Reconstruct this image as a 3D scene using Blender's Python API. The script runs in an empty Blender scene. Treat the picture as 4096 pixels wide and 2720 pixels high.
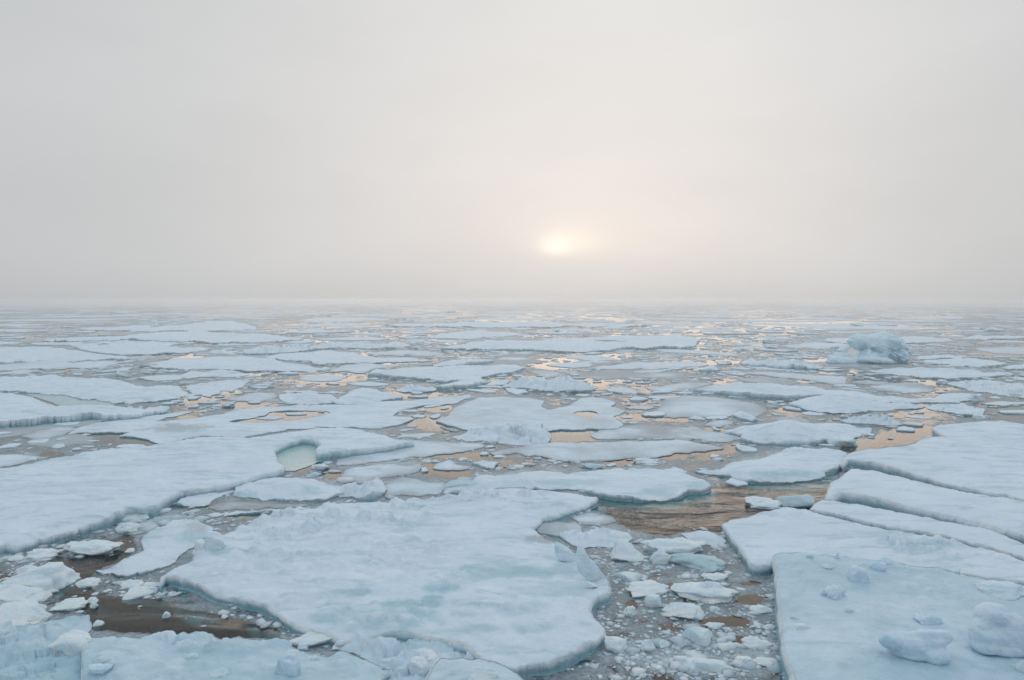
import bpy, bmesh, math, random
import numpy as np
from mathutils import Vector
from mathutils.geometry import delaunay_2d_cdt

random.seed(7)
RNG = np.random.default_rng(11)
scene = bpy.context.scene
COL = scene.collection

# ------------------------------------------------------------------ camera geometry
W, Hh = 4096.0, 2720.0
F = 2731.0                       # 24 mm lens on a 36 mm wide frame, in photo pixels
CAM_H = 10.0
HORIZON = 1197.0
PITCH = math.atan((Hh / 2 - HORIZON) / F)
CP, SP = math.cos(PITCH), math.sin(PITCH)


def unproj(px, z=0.0):
    """photo pixels -> points of the world on the level z"""
    px = np.asarray(px, float).reshape(-1, 2)
    u = (px[:, 0] - W / 2) / F
    v = (Hh / 2 - px[:, 1]) / F
    dx, dy, dz = u, CP + v * SP, -SP + v * CP
    dz = np.minimum(dz, -1e-4)
    t = (CAM_H - z) / -dz
    return np.stack([dx * t, dy * t], 1)


def proj(x, y, z=0.0):
    zz = z - CAM_H
    dep = y * CP - zz * SP
    up = y * SP + zz * CP
    dep = np.maximum(dep, 0.05)
    return W / 2 + F * x / dep, Hh / 2 - F * up / dep


ZK = 1400.0 / 2361.0
ZONES = {'T1': (0, 1150), 'T2': (1350, 1150), 'T3': (2696, 1150),
         'M1': (0, 1600), 'M2': (1350, 1600), 'M3': (2696, 1600),
         'B1': (0, 2120), 'B2': (1350, 2120), 'B3': (2696, 2120)}


def zpx(zone, pts):
    o = ZONES[zone]
    return np.array([(o[0] + x * ZK, o[1] + y * ZK) for x, y in pts], float)


def P(*segs):
    """outline from several segments: P('M1', 'x,y x,y', 'B1', ...)"""
    out = []
    for i in range(0, len(segs), 2):
        pts = [tuple(float(c) for c in s.split(',')) for s in segs[i + 1].split()]
        out.append(zpx(segs[i], pts))
    return np.concatenate(out)


# ------------------------------------------------------------------ numpy noise
def _hash(ix, iy, seed):
    h = (ix.astype(np.int64) * 374761393 + iy.astype(np.int64) * 668265263 + seed * 974634777) & 0xFFFFFFFF
    h = ((h ^ (h >> 13)) * 1274126177) & 0xFFFFFFFF
    h = h ^ (h >> 16)
    return (h & 0xFFFFFF) / float(0xFFFFFF)


def vnoise(x, y, seed=0):
    ix, iy = np.floor(x), np.floor(y)
    fx, fy = x - ix, y - iy
    fx = fx * fx * fx * (fx * (fx * 6 - 15) + 10)
    fy = fy * fy * fy * (fy * (fy * 6 - 15) + 10)
    a, b = _hash(ix, iy, seed), _hash(ix + 1, iy, seed)
    c, d = _hash(ix, iy + 1, seed), _hash(ix + 1, iy + 1, seed)
    return (a * (1 - fx) + b * fx) * (1 - fy) + (c * (1 - fx) + d * fx) * fy


def fbm(x, y, seed=0, octv=4):
    s, a, t = 0.0, 0.5, 0.0
    for i in range(octv):
        s = s + a * (vnoise(x * 2 ** i + 17.3 * i, y * 2 ** i - 9.1 * i, seed + i) - 0.5) * 2
        t += a
        a *= 0.5
    return s / t


def cells(x, y, seed=0):
    """nearest jittered cell centre: distance, random id, offset"""
    ix, iy = np.floor(x), np.floor(y)
    best = np.full(x.shape, 9.0)
    rid = np.zeros(x.shape)
    ox = np.zeros(x.shape)
    oy = np.zeros(x.shape)
    for dx in (-1, 0, 1):
        for dy in (-1, 0, 1):
            cx, cy = ix + dx, iy + dy
            jx = cx + _hash(cx, cy, seed + 3)
            jy = cy + _hash(cx, cy, seed + 5)
            d = np.hypot(x - jx, y - jy)
            m = d < best
            best = np.where(m, d, best)
            rid = np.where(m, _hash(cx, cy, seed + 9), rid)
            ox = np.where(m, x - jx, ox)
            oy = np.where(m, y - jy, oy)
    return best, rid, ox, oy


def bumps(x, y, seed=0):
    """little round and broken lumps scattered on a surface, 0..1"""
    z = np.zeros(x.shape)
    ix, iy = np.floor(x), np.floor(y)
    for dx in (-1, 0, 1):
        for dy in (-1, 0, 1):
            cx, cy = ix + dx, iy + dy
            jx = cx + _hash(cx, cy, seed + 3)
            jy = cy + _hash(cx, cy, seed + 5)
            r = 0.12 + 0.38 * _hash(cx, cy, seed + 7) ** 2
            d = np.hypot(x - jx, (y - jy) * (0.8 + 0.7 * _hash(cx, cy, seed + 8))) / r
            z = np.maximum(z, np.sqrt(np.maximum(0, 1 - d * d)) * r * 2)
    return z


def smooth(a, b, x):
    t = np.clip((x - a) / (b - a), 0, 1)
    return t * t * (3 - 2 * t)


def inside(pts, poly):
    x, y = pts[:, 0], pts[:, 1]
    res = np.zeros(len(pts), bool)
    x0, y0 = poly[:, 0], poly[:, 1]
    x1, y1 = np.roll(x0, -1), np.roll(y0, -1)
    for i in range(len(poly)):
        c = (y0[i] > y) != (y1[i] > y)
        if not c.any():
            continue
        t = (y[c] - y0[i]) / (y1[i] - y0[i])
        hit = x[c] < x0[i] + t * (x1[i] - x0[i])
        idx = np.nonzero(c)[0]
        res[idx[hit]] ^= True
    return res


def edge_dist(pts, polys):
    """distance of points to the nearest edge of the polygons"""
    a = np.concatenate(polys)
    b = np.concatenate([np.roll(p, -1, 0) for p in polys])
    d = b - a
    L = np.maximum((d ** 2).sum(1), 1e-12)
    out = np.empty(len(pts))
    step = max(1, int(3e6 // len(a)))
    for i in range(0, len(pts), step):
        q = pts[i:i + step]
        px = q[:, 0:1] - a[None, :, 0]
        py = q[:, 1:2] - a[None, :, 1]
        t = np.clip((px * d[:, 0] + py * d[:, 1]) / L, 0, 1)
        out[i:i + step] = np.sqrt(((px - t * d[:, 0]) ** 2 + (py - t * d[:, 1]) ** 2).min(1))
    return out


# ------------------------------------------------------------------ mesh helper
def mesh_np(name, verts, faces, mat, attrs=None, sm=True):
    """faces: list of index arrays, each (n,3) or (n,4)"""
    me = bpy.data.meshes.new(name)
    verts = np.asarray(verts, np.float32)
    faces = [np.asarray(f, np.int32) for f in faces if len(f)]
    nl = sum(f.size for f in faces)
    nf = sum(len(f) for f in faces)
    me.vertices.add(len(verts))
    me.vertices.foreach_set('co', verts.ravel())
    me.loops.add(nl)
    me.loops.foreach_set('vertex_index', np.concatenate([f.ravel() for f in faces]))
    me.polygons.add(nf)
    sizes = np.concatenate([np.full(len(f), f.shape[1], np.int32) for f in faces])
    starts = np.concatenate([[0], np.cumsum(sizes)[:-1]]).astype(np.int32)
    me.polygons.foreach_set('loop_start', starts)
    me.polygons.foreach_set('use_smooth', np.full(nf, sm))
    me.update(calc_edges=True)
    me.validate()
    for k, v in (attrs or {}).items():
        at = me.attributes.new(k, 'FLOAT', 'POINT')
        if len(at.data) == len(v):
            at.data.foreach_set('value', np.asarray(v, np.float32))
    me.materials.append(mat)
    return me


def link(name, me, parent=None, loc=None):
    o = bpy.data.objects.new(name, me)
    COL.objects.link(o)
    if parent:
        o.parent = parent
    if loc is not None:
        o.location = loc
    return o


def tag(o, label, cat, group=None, kind=None):
    o['label'] = label
    o['category'] = cat
    if group:
        o['group'] = group
    if kind:
        o['kind'] = kind
    return o


# ------------------------------------------------------------------ materials
def new_mat(name):
    m = bpy.data.materials.new(name)
    m.use_nodes = True
    nt = m.node_tree
    nt.nodes.clear()
    return m, nt


def N(nt, t, **kw):
    n = nt.nodes.new(t)
    for k, v in kw.items():
        setattr(n, k, v)
    return n


def setin(nt, node, key, val):
    if hasattr(val, 'is_linked') or isinstance(val, bpy.types.NodeSocket):
        nt.links.new(val, node.inputs[key])
    else:
        node.inputs[key].default_value = val


def math_(nt, op, a, b=0.0, c=None, clamp=False):
    n = N(nt, 'ShaderNodeMath', operation=op)
    n.use_clamp = clamp
    setin(nt, n, 0, a)
    setin(nt, n, 1, b)
    if c is not None:
        setin(nt, n, 2, c)
    return n.outputs[0]


def mix_(nt, fac, a, b):
    n = N(nt, 'ShaderNodeMix', data_type='RGBA')
    setin(nt, n, 0, fac)
    setin(nt, n, 6, a if not isinstance(a, tuple) else (*a, 1))
    setin(nt, n, 7, b if not isinstance(b, tuple) else (*b, 1))
    return n.outputs[2]


def noise_(nt, vec, scale, detail=4, rough=0.55, dist=0.0):
    n = N(nt, 'ShaderNodeTexNoise')
    nt.links.new(vec, n.inputs['Vector'])
    n.inputs['Scale'].default_value = scale
    n.inputs['Detail'].default_value = detail
    n.inputs['Roughness'].default_value = rough
    n.inputs['Distortion'].default_value = dist
    return n.outputs['Fac']


def ramp_(nt, fac, a, b):
    n = N(nt, 'ShaderNodeMapRange', interpolation_type='SMOOTHSTEP')
    setin(nt, n, 0, fac)
    setin(nt, n, 1, a)
    setin(nt, n, 2, b)
    return n.outputs[0]


SNOW = (0.69, 0.825, 0.945)
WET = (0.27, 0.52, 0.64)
GREY = (0.33, 0.37, 0.40)


def ice_material(name, snow=SNOW, wetc=WET, greyc=GREY, bump=0.5, attrs=True, wet0=0.0, grey0=0.0, sss=0.0, isle=None):
    m, nt = new_mat(name)
    geo = N(nt, 'ShaderNodeNewGeometry')
    pos = geo.outputs['Position']
    n1 = noise_(nt, pos, 0.45, 3)
    n2 = noise_(nt, pos, 3.2, 5, 0.6)
    n3 = noise_(nt, pos, 17.0, 4, 0.6)
    if attrs:
        wa = N(nt, 'ShaderNodeAttribute', attribute_name='wet').outputs['Fac']
        ga = N(nt, 'ShaderNodeAttribute', attribute_name='grey').outputs['Fac']
    else:
        wa, ga = wet0, grey0
    det = math_(nt, 'MULTIPLY', math_(nt, 'SUBTRACT', n2, 0.5), 0.9)
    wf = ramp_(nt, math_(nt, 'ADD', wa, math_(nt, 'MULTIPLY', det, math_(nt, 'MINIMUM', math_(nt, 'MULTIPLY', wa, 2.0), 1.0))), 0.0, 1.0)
    gf = ramp_(nt, math_(nt, 'ADD', ga, math_(nt, 'MULTIPLY', det, math_(nt, 'MINIMUM', math_(nt, 'MULTIPLY', ga, 2.0), 1.0))), 0.0, 1.0)
    c = mix_(nt, ramp_(nt, n1, 0.35, 0.75), snow, tuple(s * f for s, f in zip(snow, (0.90, 0.945, 0.975))))
    c = mix_(nt, gf, c, greyc)
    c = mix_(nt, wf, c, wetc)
    mpw = N(nt, 'ShaderNodeMapping')
    mpw.inputs['Rotation'].default_value = (0, 0, 0.35)
    mpw.inputs['Scale'].default_value = (0.5, 1.6, 1.0)
    nt.links.new(pos, mpw.inputs['Vector'])
    n4 = noise_(nt, mpw.outputs[0], 0.9, 6, 0.65, 0.6)
    c = mix_(nt, math_(nt, 'MULTIPLY', ramp_(nt, n4, 0.47, 0.70), 0.60), c, tuple(0.82 * q for q in (wetc[0] * 1.35, wetc[1] * 1.2, wetc[2] * 1.15)))
    var = ramp_(nt, n2, 0.3, 0.7)
    c = mix_(nt, math_(nt, 'MULTIPLY', var, 0.16), c, (0.93, 0.96, 0.98))
    c = mix_(nt, math_(nt, 'MULTIPLY', ramp_(nt, n3, 0.48, 0.66), 0.22), c, (0.46, 0.62, 0.74))
    if isle:
        c = mix_(nt, geo.outputs['Random Per Island'], isle, c)
    bs = N(nt, 'ShaderNodeBsdfPrincipled')
    nt.links.new(c, bs.inputs['Base Color'])
    setin(nt, bs, 'Roughness', math_(nt, 'SUBTRACT', 0.72, math_(nt, 'MULTIPLY', wf, 0.34)))
    bs.inputs['Specular IOR Level'].default_value = 0.35
    if sss:
        bs.inputs['Subsurface Weight'].default_value = sss
        bs.inputs['Subsurface Radius'].default_value = (0.15, 0.5, 0.8)
        bs.inputs['Subsurface Scale'].default_value = 0.25
    hsum = math_(nt, 'ADD', math_(nt, 'MULTIPLY', n2, 1.0), math_(nt, 'MULTIPLY', n3, 0.35))
    bp = N(nt, 'ShaderNodeBump')
    bp.inputs['Strength'].default_value = bump
    bp.inputs['Distance'].default_value = 0.10
    nt.links.new(hsum, bp.inputs['Height'])
    nt.links.new(bp.outputs[0], bs.inputs['Normal'])
    out = N(nt, 'ShaderNodeOutputMaterial')
    nt.links.new(bs.outputs[0], out.inputs[0])
    return m


M_ICE = ice_material('snowy_sea_ice', bump=0.75)
M_EDGE = ice_material('floe_edge_ice', snow=(0.74, 0.83, 0.90), wetc=(0.16, 0.42, 0.53), bump=0.9, sss=0.6)
M_FOOT = ice_material('submerged_ice', snow=(0.50, 0.76, 0.82), attrs=False, bump=0.2)
M_POND = ice_material('melt_pond_ice', snow=(0.30, 0.52, 0.55), attrs=False, bump=0.45)
for _n in M_POND.node_tree.nodes:
    if _n.type == 'BSDF_PRINCIPLED':
        for _l in list(_n.inputs['Roughness'].links):
            M_POND.node_tree.links.remove(_l)
        _n.inputs['Roughness'].default_value = 0.24
        _n.inputs['Specular IOR Level'].default_value = 0.5
M_CHUNK = ice_material('broken_ice', snow=(0.76, 0.86, 0.93), attrs=False, bump=0.9, sss=0.6)
M_CLEAR = ice_material('clear_wet_ice', snow=(0.46, 0.63, 0.70), attrs=False, bump=0.5)
M_BRASH = ice_material('brash', snow=(0.76, 0.85, 0.91), attrs=False, bump=0.4, isle=(0.46, 0.58, 0.66))
M_LUMP = ice_material('snow_block', snow=(0.63, 0.78, 0.90), attrs=False, bump=0.8, sss=0.6)
M_BERG = ice_material('glacier_ice', snow=(0.68, 0.86, 0.98), wetc=(0.28, 0.58, 0.71), bump=1.0, sss=0.5)


def water_material():
    m, nt = new_mat('sea_water')
    geo = N(nt, 'ShaderNodeNewGeometry')
    pos = geo.outputs['Position']
    sl = N(nt, 'ShaderNodeAttribute', attribute_name='slush').outputs['Fac']
    # thin slush on the water, broken up by noise
    na = noise_(nt, pos, 0.10, 5, 0.6, 0.4)
    nb = noise_(nt, pos, 1.1, 6, 0.65, 0.3)
    nc = noise_(nt, pos, 7.0, 4, 0.65)
    brk = math_(nt, 'ADD', math_(nt, 'MULTIPLY', math_(nt, 'SUBTRACT', na, 0.5), 1.1),
                math_(nt, 'ADD', math_(nt, 'MULTIPLY', math_(nt, 'SUBTRACT', nb, 0.5), 1.3),
                      math_(nt, 'MULTIPLY', math_(nt, 'SUBTRACT', nc, 0.5), 0.5)))
    dens = math_(nt, 'ADD', sl, math_(nt, 'MULTIPLY', brk, math_(nt, 'MINIMUM', math_(nt, 'MULTIPLY', sl, 3.0), 1.0)))
    fac = math_(nt, 'MULTIPLY', ramp_(nt, dens, 0.40, 0.56), 0.94)
    thick = ramp_(nt, math_(nt, 'ADD', dens, math_(nt, 'MULTIPLY', math_(nt, 'SUBTRACT', nc, 0.5), 0.9)), 0.45, 1.25)
    scol = mix_(nt, thick, (0.20, 0.255, 0.29), (0.47, 0.57, 0.635))
    bp2 = N(nt, 'ShaderNodeBump')
    bp2.inputs['Strength'].default_value = 0.6
    bp2.inputs['Distance'].default_value = 0.12
    nt.links.new(math_(nt, 'ADD', nb, math_(nt, 'MULTIPLY', nc, 0.5)), bp2.inputs['Height'])
    ps = N(nt, 'ShaderNodeBsdfPrincipled')
    nt.links.new(scol, ps.inputs['Base Color'])
    ps.inputs['Roughness'].default_value = 0.55
    ps.inputs['Specular IOR Level'].default_value = 0.22
    nt.links.new(bp2.outputs[0], ps.inputs['Normal'])
    # ripples
    mp = N(nt, 'ShaderNodeMapping')
    mp.inputs['Rotation'].default_value = (0, 0, math.radians(14))
    mp.inputs['Scale'].default_value = (0.42, 1.25, 1.0)
    nt.links.new(pos, mp.inputs['Vector'])
    r1 = noise_(nt, mp.outputs[0], 0.62, 4, 0.5, 1.0)
    r2 = noise_(nt, mp.outputs[0], 2.4, 2, 0.5, 0.5)
    rip = N(nt, 'ShaderNodeAttribute', attribute_name='ripple').outputs['Fac']
    hgt = math_(nt, 'ADD', r1, math_(nt, 'MULTIPLY', r2, 0.10))
    hgt = math_(nt, 'MULTIPLY', hgt, rip)
    bp = N(nt, 'ShaderNodeBump')
    bp.inputs['Strength'].default_value = 1.0
    bp.inputs['Distance'].default_value = 0.26
    nt.links.new(hgt, bp.inputs['Height'])
    gl = N(nt, 'ShaderNodeBsdfGlossy')
    gl.inputs['Color'].default_value = (1.0, 0.97, 0.94, 1)
    gl.inputs['Roughness'].default_value = 0.08
    nt.links.new(bp.outputs[0], gl.inputs['Normal'])
    tr = N(nt, 'ShaderNodeBsdfTransparent')
    tr.inputs['Color'].default_value = (0.50, 0.72, 0.74, 1)
    fr = N(nt, 'ShaderNodeFresnel')
    fr.inputs['IOR'].default_value = 1.34
    nt.links.new(bp.outputs[0], fr.inputs['Normal'])
    wm = N(nt, 'ShaderNodeMixShader')
    nt.links.new(fr.outputs[0], wm.inputs[0])
    nt.links.new(tr.outputs[0], wm.inputs[1])
    nt.links.new(gl.outputs[0], wm.inputs[2])
    fm = N(nt, 'ShaderNodeMixShader')
    nt.links.new(fac, fm.inputs[0])
    nt.links.new(wm.outputs[0], fm.inputs[1])
    nt.links.new(ps.outputs[0], fm.inputs[2])
    out = N(nt, 'ShaderNodeOutputMaterial')
    nt.links.new(fm.outputs[0], out.inputs[0])
    return m


M_WATER = water_material()
m, nt = new_mat('deep_water')
d = N(nt, 'ShaderNodeBsdfDiffuse')
d.inputs[0].default_value = (0.034, 0.026, 0.022, 1)
nt.links.new(d.outputs[0], N(nt, 'ShaderNodeOutputMaterial').inputs[0])
M_DEEP = m

# ------------------------------------------------------------------ floe builder
FLOES = {}           # key -> dict(px=outline, top=verts)
OCC = []             # outlines in photo pixels, for keeping loose ice out of the floes


def refine(px, seg=7.0, amp=0.07, seed=0, ang=0.5):
    """break a traced outline into an irregular fractured edge"""
    rng = np.random.default_rng(seed)
    pts = [p for p in px]
    # soften corners a little
    q = []
    n = len(pts)
    for i in range(n):
        a, b, c = pts[i - 1], pts[i], pts[(i + 1) % n]
        q.append(b + (a - b) * 0.16 * ang)
        q.append(b + (c - b) * 0.16 * ang)
    pts = q
    for it in range(9):
        out = []
        changed = False
        n = len(pts)
        for i in range(n):
            a, b = pts[i], pts[(i + 1) % n]
            out.append(a)
            L = math.hypot(*(b - a))
            mid = (a + b) / 2
            s = np.clip((mid[1] - HORIZON) / F * 1.0, 0.03, 0.6)
            lim = max(2.6, seg * (0.35 + 0.65 * min(1, s / 0.35)))
            if L > lim:
                changed = True
                nrm = np.array([-(b - a)[1], (b - a)[0]])
                off = nrm * rng.normal(0, amp)
                off[1] *= max(0.25, min(1, s * 2.2))
                lo = 14 * (0.3 + s * 1.6)
                off = np.clip(off, -lo, lo)
                out.append(mid + off)
        pts = out
        if not changed:
            break
    return np.array(pts)


def smooth_normals(xy):
    nx = np.roll(xy, -1, 0) - np.roll(xy, 1, 0)
    n = np.stack([nx[:, 1], -nx[:, 0]], 1)
    area = 0.5 * np.sum(xy[:, 0] * np.roll(xy[:, 1], -1) - np.roll(xy[:, 0], -1) * xy[:, 1])
    if area < 0:
        n = -n
    for _ in range(3):
        n = (np.roll(n, 1, 0) + 2 * n + np.roll(n, -1, 0)) / 4
    return n / np.maximum(np.hypot(n[:, 0], n[:, 1])[:, None], 1e-6)


def blob_mask(x, y, z, blobs, seed):
    """soft ragged patches given as zone ellipses (zone,x,y,rx,ry,strength)"""
    X, Y = proj(x, y, z)
    out = np.zeros(x.shape)
    nz = 1.25 * fbm(x / 1.5, y / 1.5, seed, 4) + 0.9 * fbm(x / 0.4, y / 0.4, seed + 7, 4)
    for b in blobs:
        o = ZONES[b[0]]
        cx, cy = o[0] + b[1] * ZK, o[1] + b[2] * ZK
        d = np.hypot((X - cx) / (b[3] * ZK), (Y - cy) / (b[4] * ZK))
        out = np.maximum(out, b[5] * smooth(1.35, 0.35, d + 0.55 * nz))
    return out


SEED = [100]


def floe(key, label, px, h=0.3, typ='F', cat='ice floe', name='ice_floe', group=None, hole=None, hump=0.0, hw=1.5,
         peaks=(), wet=(), grey=(), lump=0.0, lumpmask=None, rub=0.0, rubs=1.0, amp=0.07, tilt=None, foot=0.35,
         greyness=None, wet_shade=0.0, edge=True, mat=None, ang=0.5, occ=True, rough=1.0, rim=0.75):
    SEED[0] += 13
    sd_ = SEED[0]
    out = refine(px, amp=amp, seed=sd_, ang=ang)
    holes = [refine(hp, amp=amp * 0.5, seed=sd_ + 1, ang=1.0) for hp in (hole or [])]
    ymid = out[:, 1].mean()
    k = np.clip((ymid - HORIZON) / 1000, 0.04, 1)
    sx = 4.5 + 4.0 * k
    sy = np.clip(6.5 * k ** 0.75, 0.9, 6.5)
    lo, hi = out.min(0), out.max(0)
    lo = np.maximum(lo, (-900, 0))
    hi = np.minimum(hi, (5000, 3700))
    gx = np.arange(lo[0], hi[0], sx)
    gy = np.arange(lo[1], hi[1], sy)
    G = np.stack(np.meshgrid(gx, gy), -1)
    G[1::2, :, 0] += sx / 2
    G = G.reshape(-1, 2)
    G = G + RNG.uniform(-0.28, 0.28, G.shape) * (sx, sy)
    ok = inside(G, out)
    for hp in holes:
        ok &= ~inside(G, hp)
    G = G[ok]
    sc = np.array([1.0, sx / sy])
    if len(G):
        dd = edge_dist(G * sc, [out * sc] + [hp * sc for hp in holes])
        G = G[dd > sx * 0.55]
    loops = [out] + holes
    allp = np.concatenate(loops + [G])
    edges = []
    base = 0
    for lp in loops:
        n = len(lp)
        edges += [(base + i, base + (i + 1) % n) for i in range(n)]
        base += n
    r = delaunay_2d_cdt([Vector((a * 1.0, b * sc[1])) for a, b in allp], edges, [], 0, 1e-4, False)
    vp = np.array([(v.x, v.y / sc[1]) for v in r[0]])
    tri = np.array(r[2], np.int32)
    cen = vp[tri].mean(1)
    ok = inside(cen, out)
    for hp in holes:
        ok &= ~inside(cen, hp)
    tri = tri[ok]
    xy = unproj(vp, h)
    wl = [unproj(lp, h) for lp in loops]
    sdist = edge_dist(xy, wl)
    far0 = float(np.clip(np.hypot(*xy.mean(0)) / 40, 0.7, 4))
    hfn = make_height(xy, sdist, h, typ, sd_, hump, hw, peaks, lump, lumpmask, rub, rubs, tilt, rough, rim, far0)
    z = hfn
    x, y = xy[:, 0], xy[:, 1]
    wv = np.full(len(x), wet_shade) + 0.0
    if wet_shade:
        wv = np.clip(wet_shade + 0.3 * fbm(x / 2.0, y / 2.0, sd_ + 4), 0, 1)  # wet ice tone; on floes nearest the camera it also carries painted shade
    if wet:
        wv = np.maximum(wv, blob_mask(x, y, z, wet, sd_ + 2))
    if lump:
        bare = make_height(xy, sdist, h, typ, sd_, hump, hw, peaks, 0, None, rub, rubs, tilt, rough, rim, far0)
        wv = wv * (1 - np.clip((z - bare) * 5, 0, 0.9))
    if greyness is None:
        greyness = 0.42 if typ == 'G' else 0.10
    gsc = float(np.clip(np.hypot(x.mean(), y.mean()) / 40, 0.6, 6))
    gv = np.clip(greyness * (1 + 1.5 * fbm(x / (2.2 * gsc), y / (2.2 * gsc), sd_ + 6)), 0, 1)
    if typ == 'G':
        gv = np.clip(gv + 0.4 * np.exp(-sdist / (0.25 * gsc)), 0, 1)
    if grey:
        gv = np.maximum(gv, blob_mask(x, y, z, grey, sd_ + 3))
    c = np.array([x.mean(), y.mean(), 0.0])
    V = np.stack([x, y, z], 1) - c
    # keep faces turned up
    a, b, cc = V[tri[:, 0]], V[tri[:, 1]], V[tri[:, 2]]
    up = np.cross(b - a, cc - a)[:, 2] < 0
    tri[up] = tri[up][:, ::-1]
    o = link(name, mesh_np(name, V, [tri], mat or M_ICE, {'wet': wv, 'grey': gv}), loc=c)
    if label:
        tag(o, label, cat, group)
    # edge walls
    wv_, wf_, ww_, fv_, ff_ = [], [], [], [], []
    vb = fb = 0
    for li, lp in enumerate(wl):
        n = len(lp)
        nr = smooth_normals(lp)
        if li > 0:
            nr = -nr
        zt = np.empty(n)
        # height of the rim: same function at the outline
        zt[:] = make_height(lp, np.zeros(n), h, typ, sd_, hump, hw, peaks, lump, lumpmask, rub, rubs, tilt, rough, rim, far0)
        ns = fbm(lp[:, 0] / 0.5, lp[:, 1] / 0.5, sd_ + 8)
        n2 = fbm(lp[:, 0] / 1.9, lp[:, 1] / 1.9, sd_ + 21)
        # overhang and foot are limited by the room
        e = np.clip(h * 0.16, 0.01, 0.09)
        rings = [(0.0, 1.0, 0.0), (e * 0.5, 0.93, 0.0), (e * (0.9 + 0.8 * ns), 0.68, 0.12), (e * (0.4 + 1.3 * ns), 0.36, 0.50), (e * (0.0 + 1.0 * ns), 0.10, 0.95)]
        rows = []
        ws = []
        for off, f, wq in rings:
            rows.append(np.column_stack([lp + nr * (np.zeros(n) + off)[:, None], zt * f + 0.01]))
            ws.append(np.full(n, wq))
        fo = foot * np.clip(0.75 + 0.9 * n2, 0.1, 2)
        if foot and h > 0.1:
            rows.append(np.column_stack([lp + nr * (e * 0.5 + fo * 0.25)[:, None], np.full(n, -0.05)]))
        else:
            rows.append(np.column_stack([lp + nr * 0.01, np.full(n, -0.06)]))
        ws.append(np.full(n, 1.0))
        rr = np.concatenate(rows)
        k_ = len(rows)
        idx = np.arange(n)
        for j in range(k_ - 1):
            A, B = j * n + idx, j * n + (idx + 1) % n
            wf_.append(np.stack([A, B, B + n, A + n], 1) + vb)
        wv_.append(rr)
        ww_.append(np.concatenate(ws))
        vb += len(rr)
        if foot and h > 0.1:
            frows = [rows[-1],
                     np.column_stack([lp + nr * (e * 0.5 + fo * 0.8)[:, None], -0.16 - 0.05 * ns]),
                     np.column_stack([lp + nr * (e * 0.5 + fo)[:, None], np.full(n, -0.34)]),
                     np.column_stack([lp + nr * (fo * 0.5)[:, None], np.full(n, -0.9)]),
                     np.column_stack([lp - nr * 0.4, np.full(n, -1.6)])]
            fr_ = np.concatenate(frows)
            for j in range(len(frows) - 1):
                A, B = j * n + idx, j * n + (idx + 1) % n
                ff_.append(np.stack([A, B, B + n, A + n], 1) + fb)
            fv_.append(fr_)
            fb += len(fr_)
    if edge:
        Vw = np.concatenate(wv_) - c
        link('ice_edge', mesh_np('ice_edge', Vw, [np.concatenate(wf_)], M_EDGE if typ != 'G' else (mat or M_ICE),
                                 {'wet': np.concatenate(ww_) * (1.0 if typ != 'G' else 0.3), 'grey': np.full(len(Vw), 0.1 if typ != 'G' else 0.6)}), o)
        if fv_:
            link('submerged_foot', mesh_np('submerged_foot', np.concatenate(fv_) - c, [np.concatenate(ff_)], M_FOOT), o)
    FLOES[key] = dict(px=out, xyz=np.stack([x, y, z], 1), obj=o, c=c)
    if occ:
        OCC.append((px, hole or []))
    return o


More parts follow.
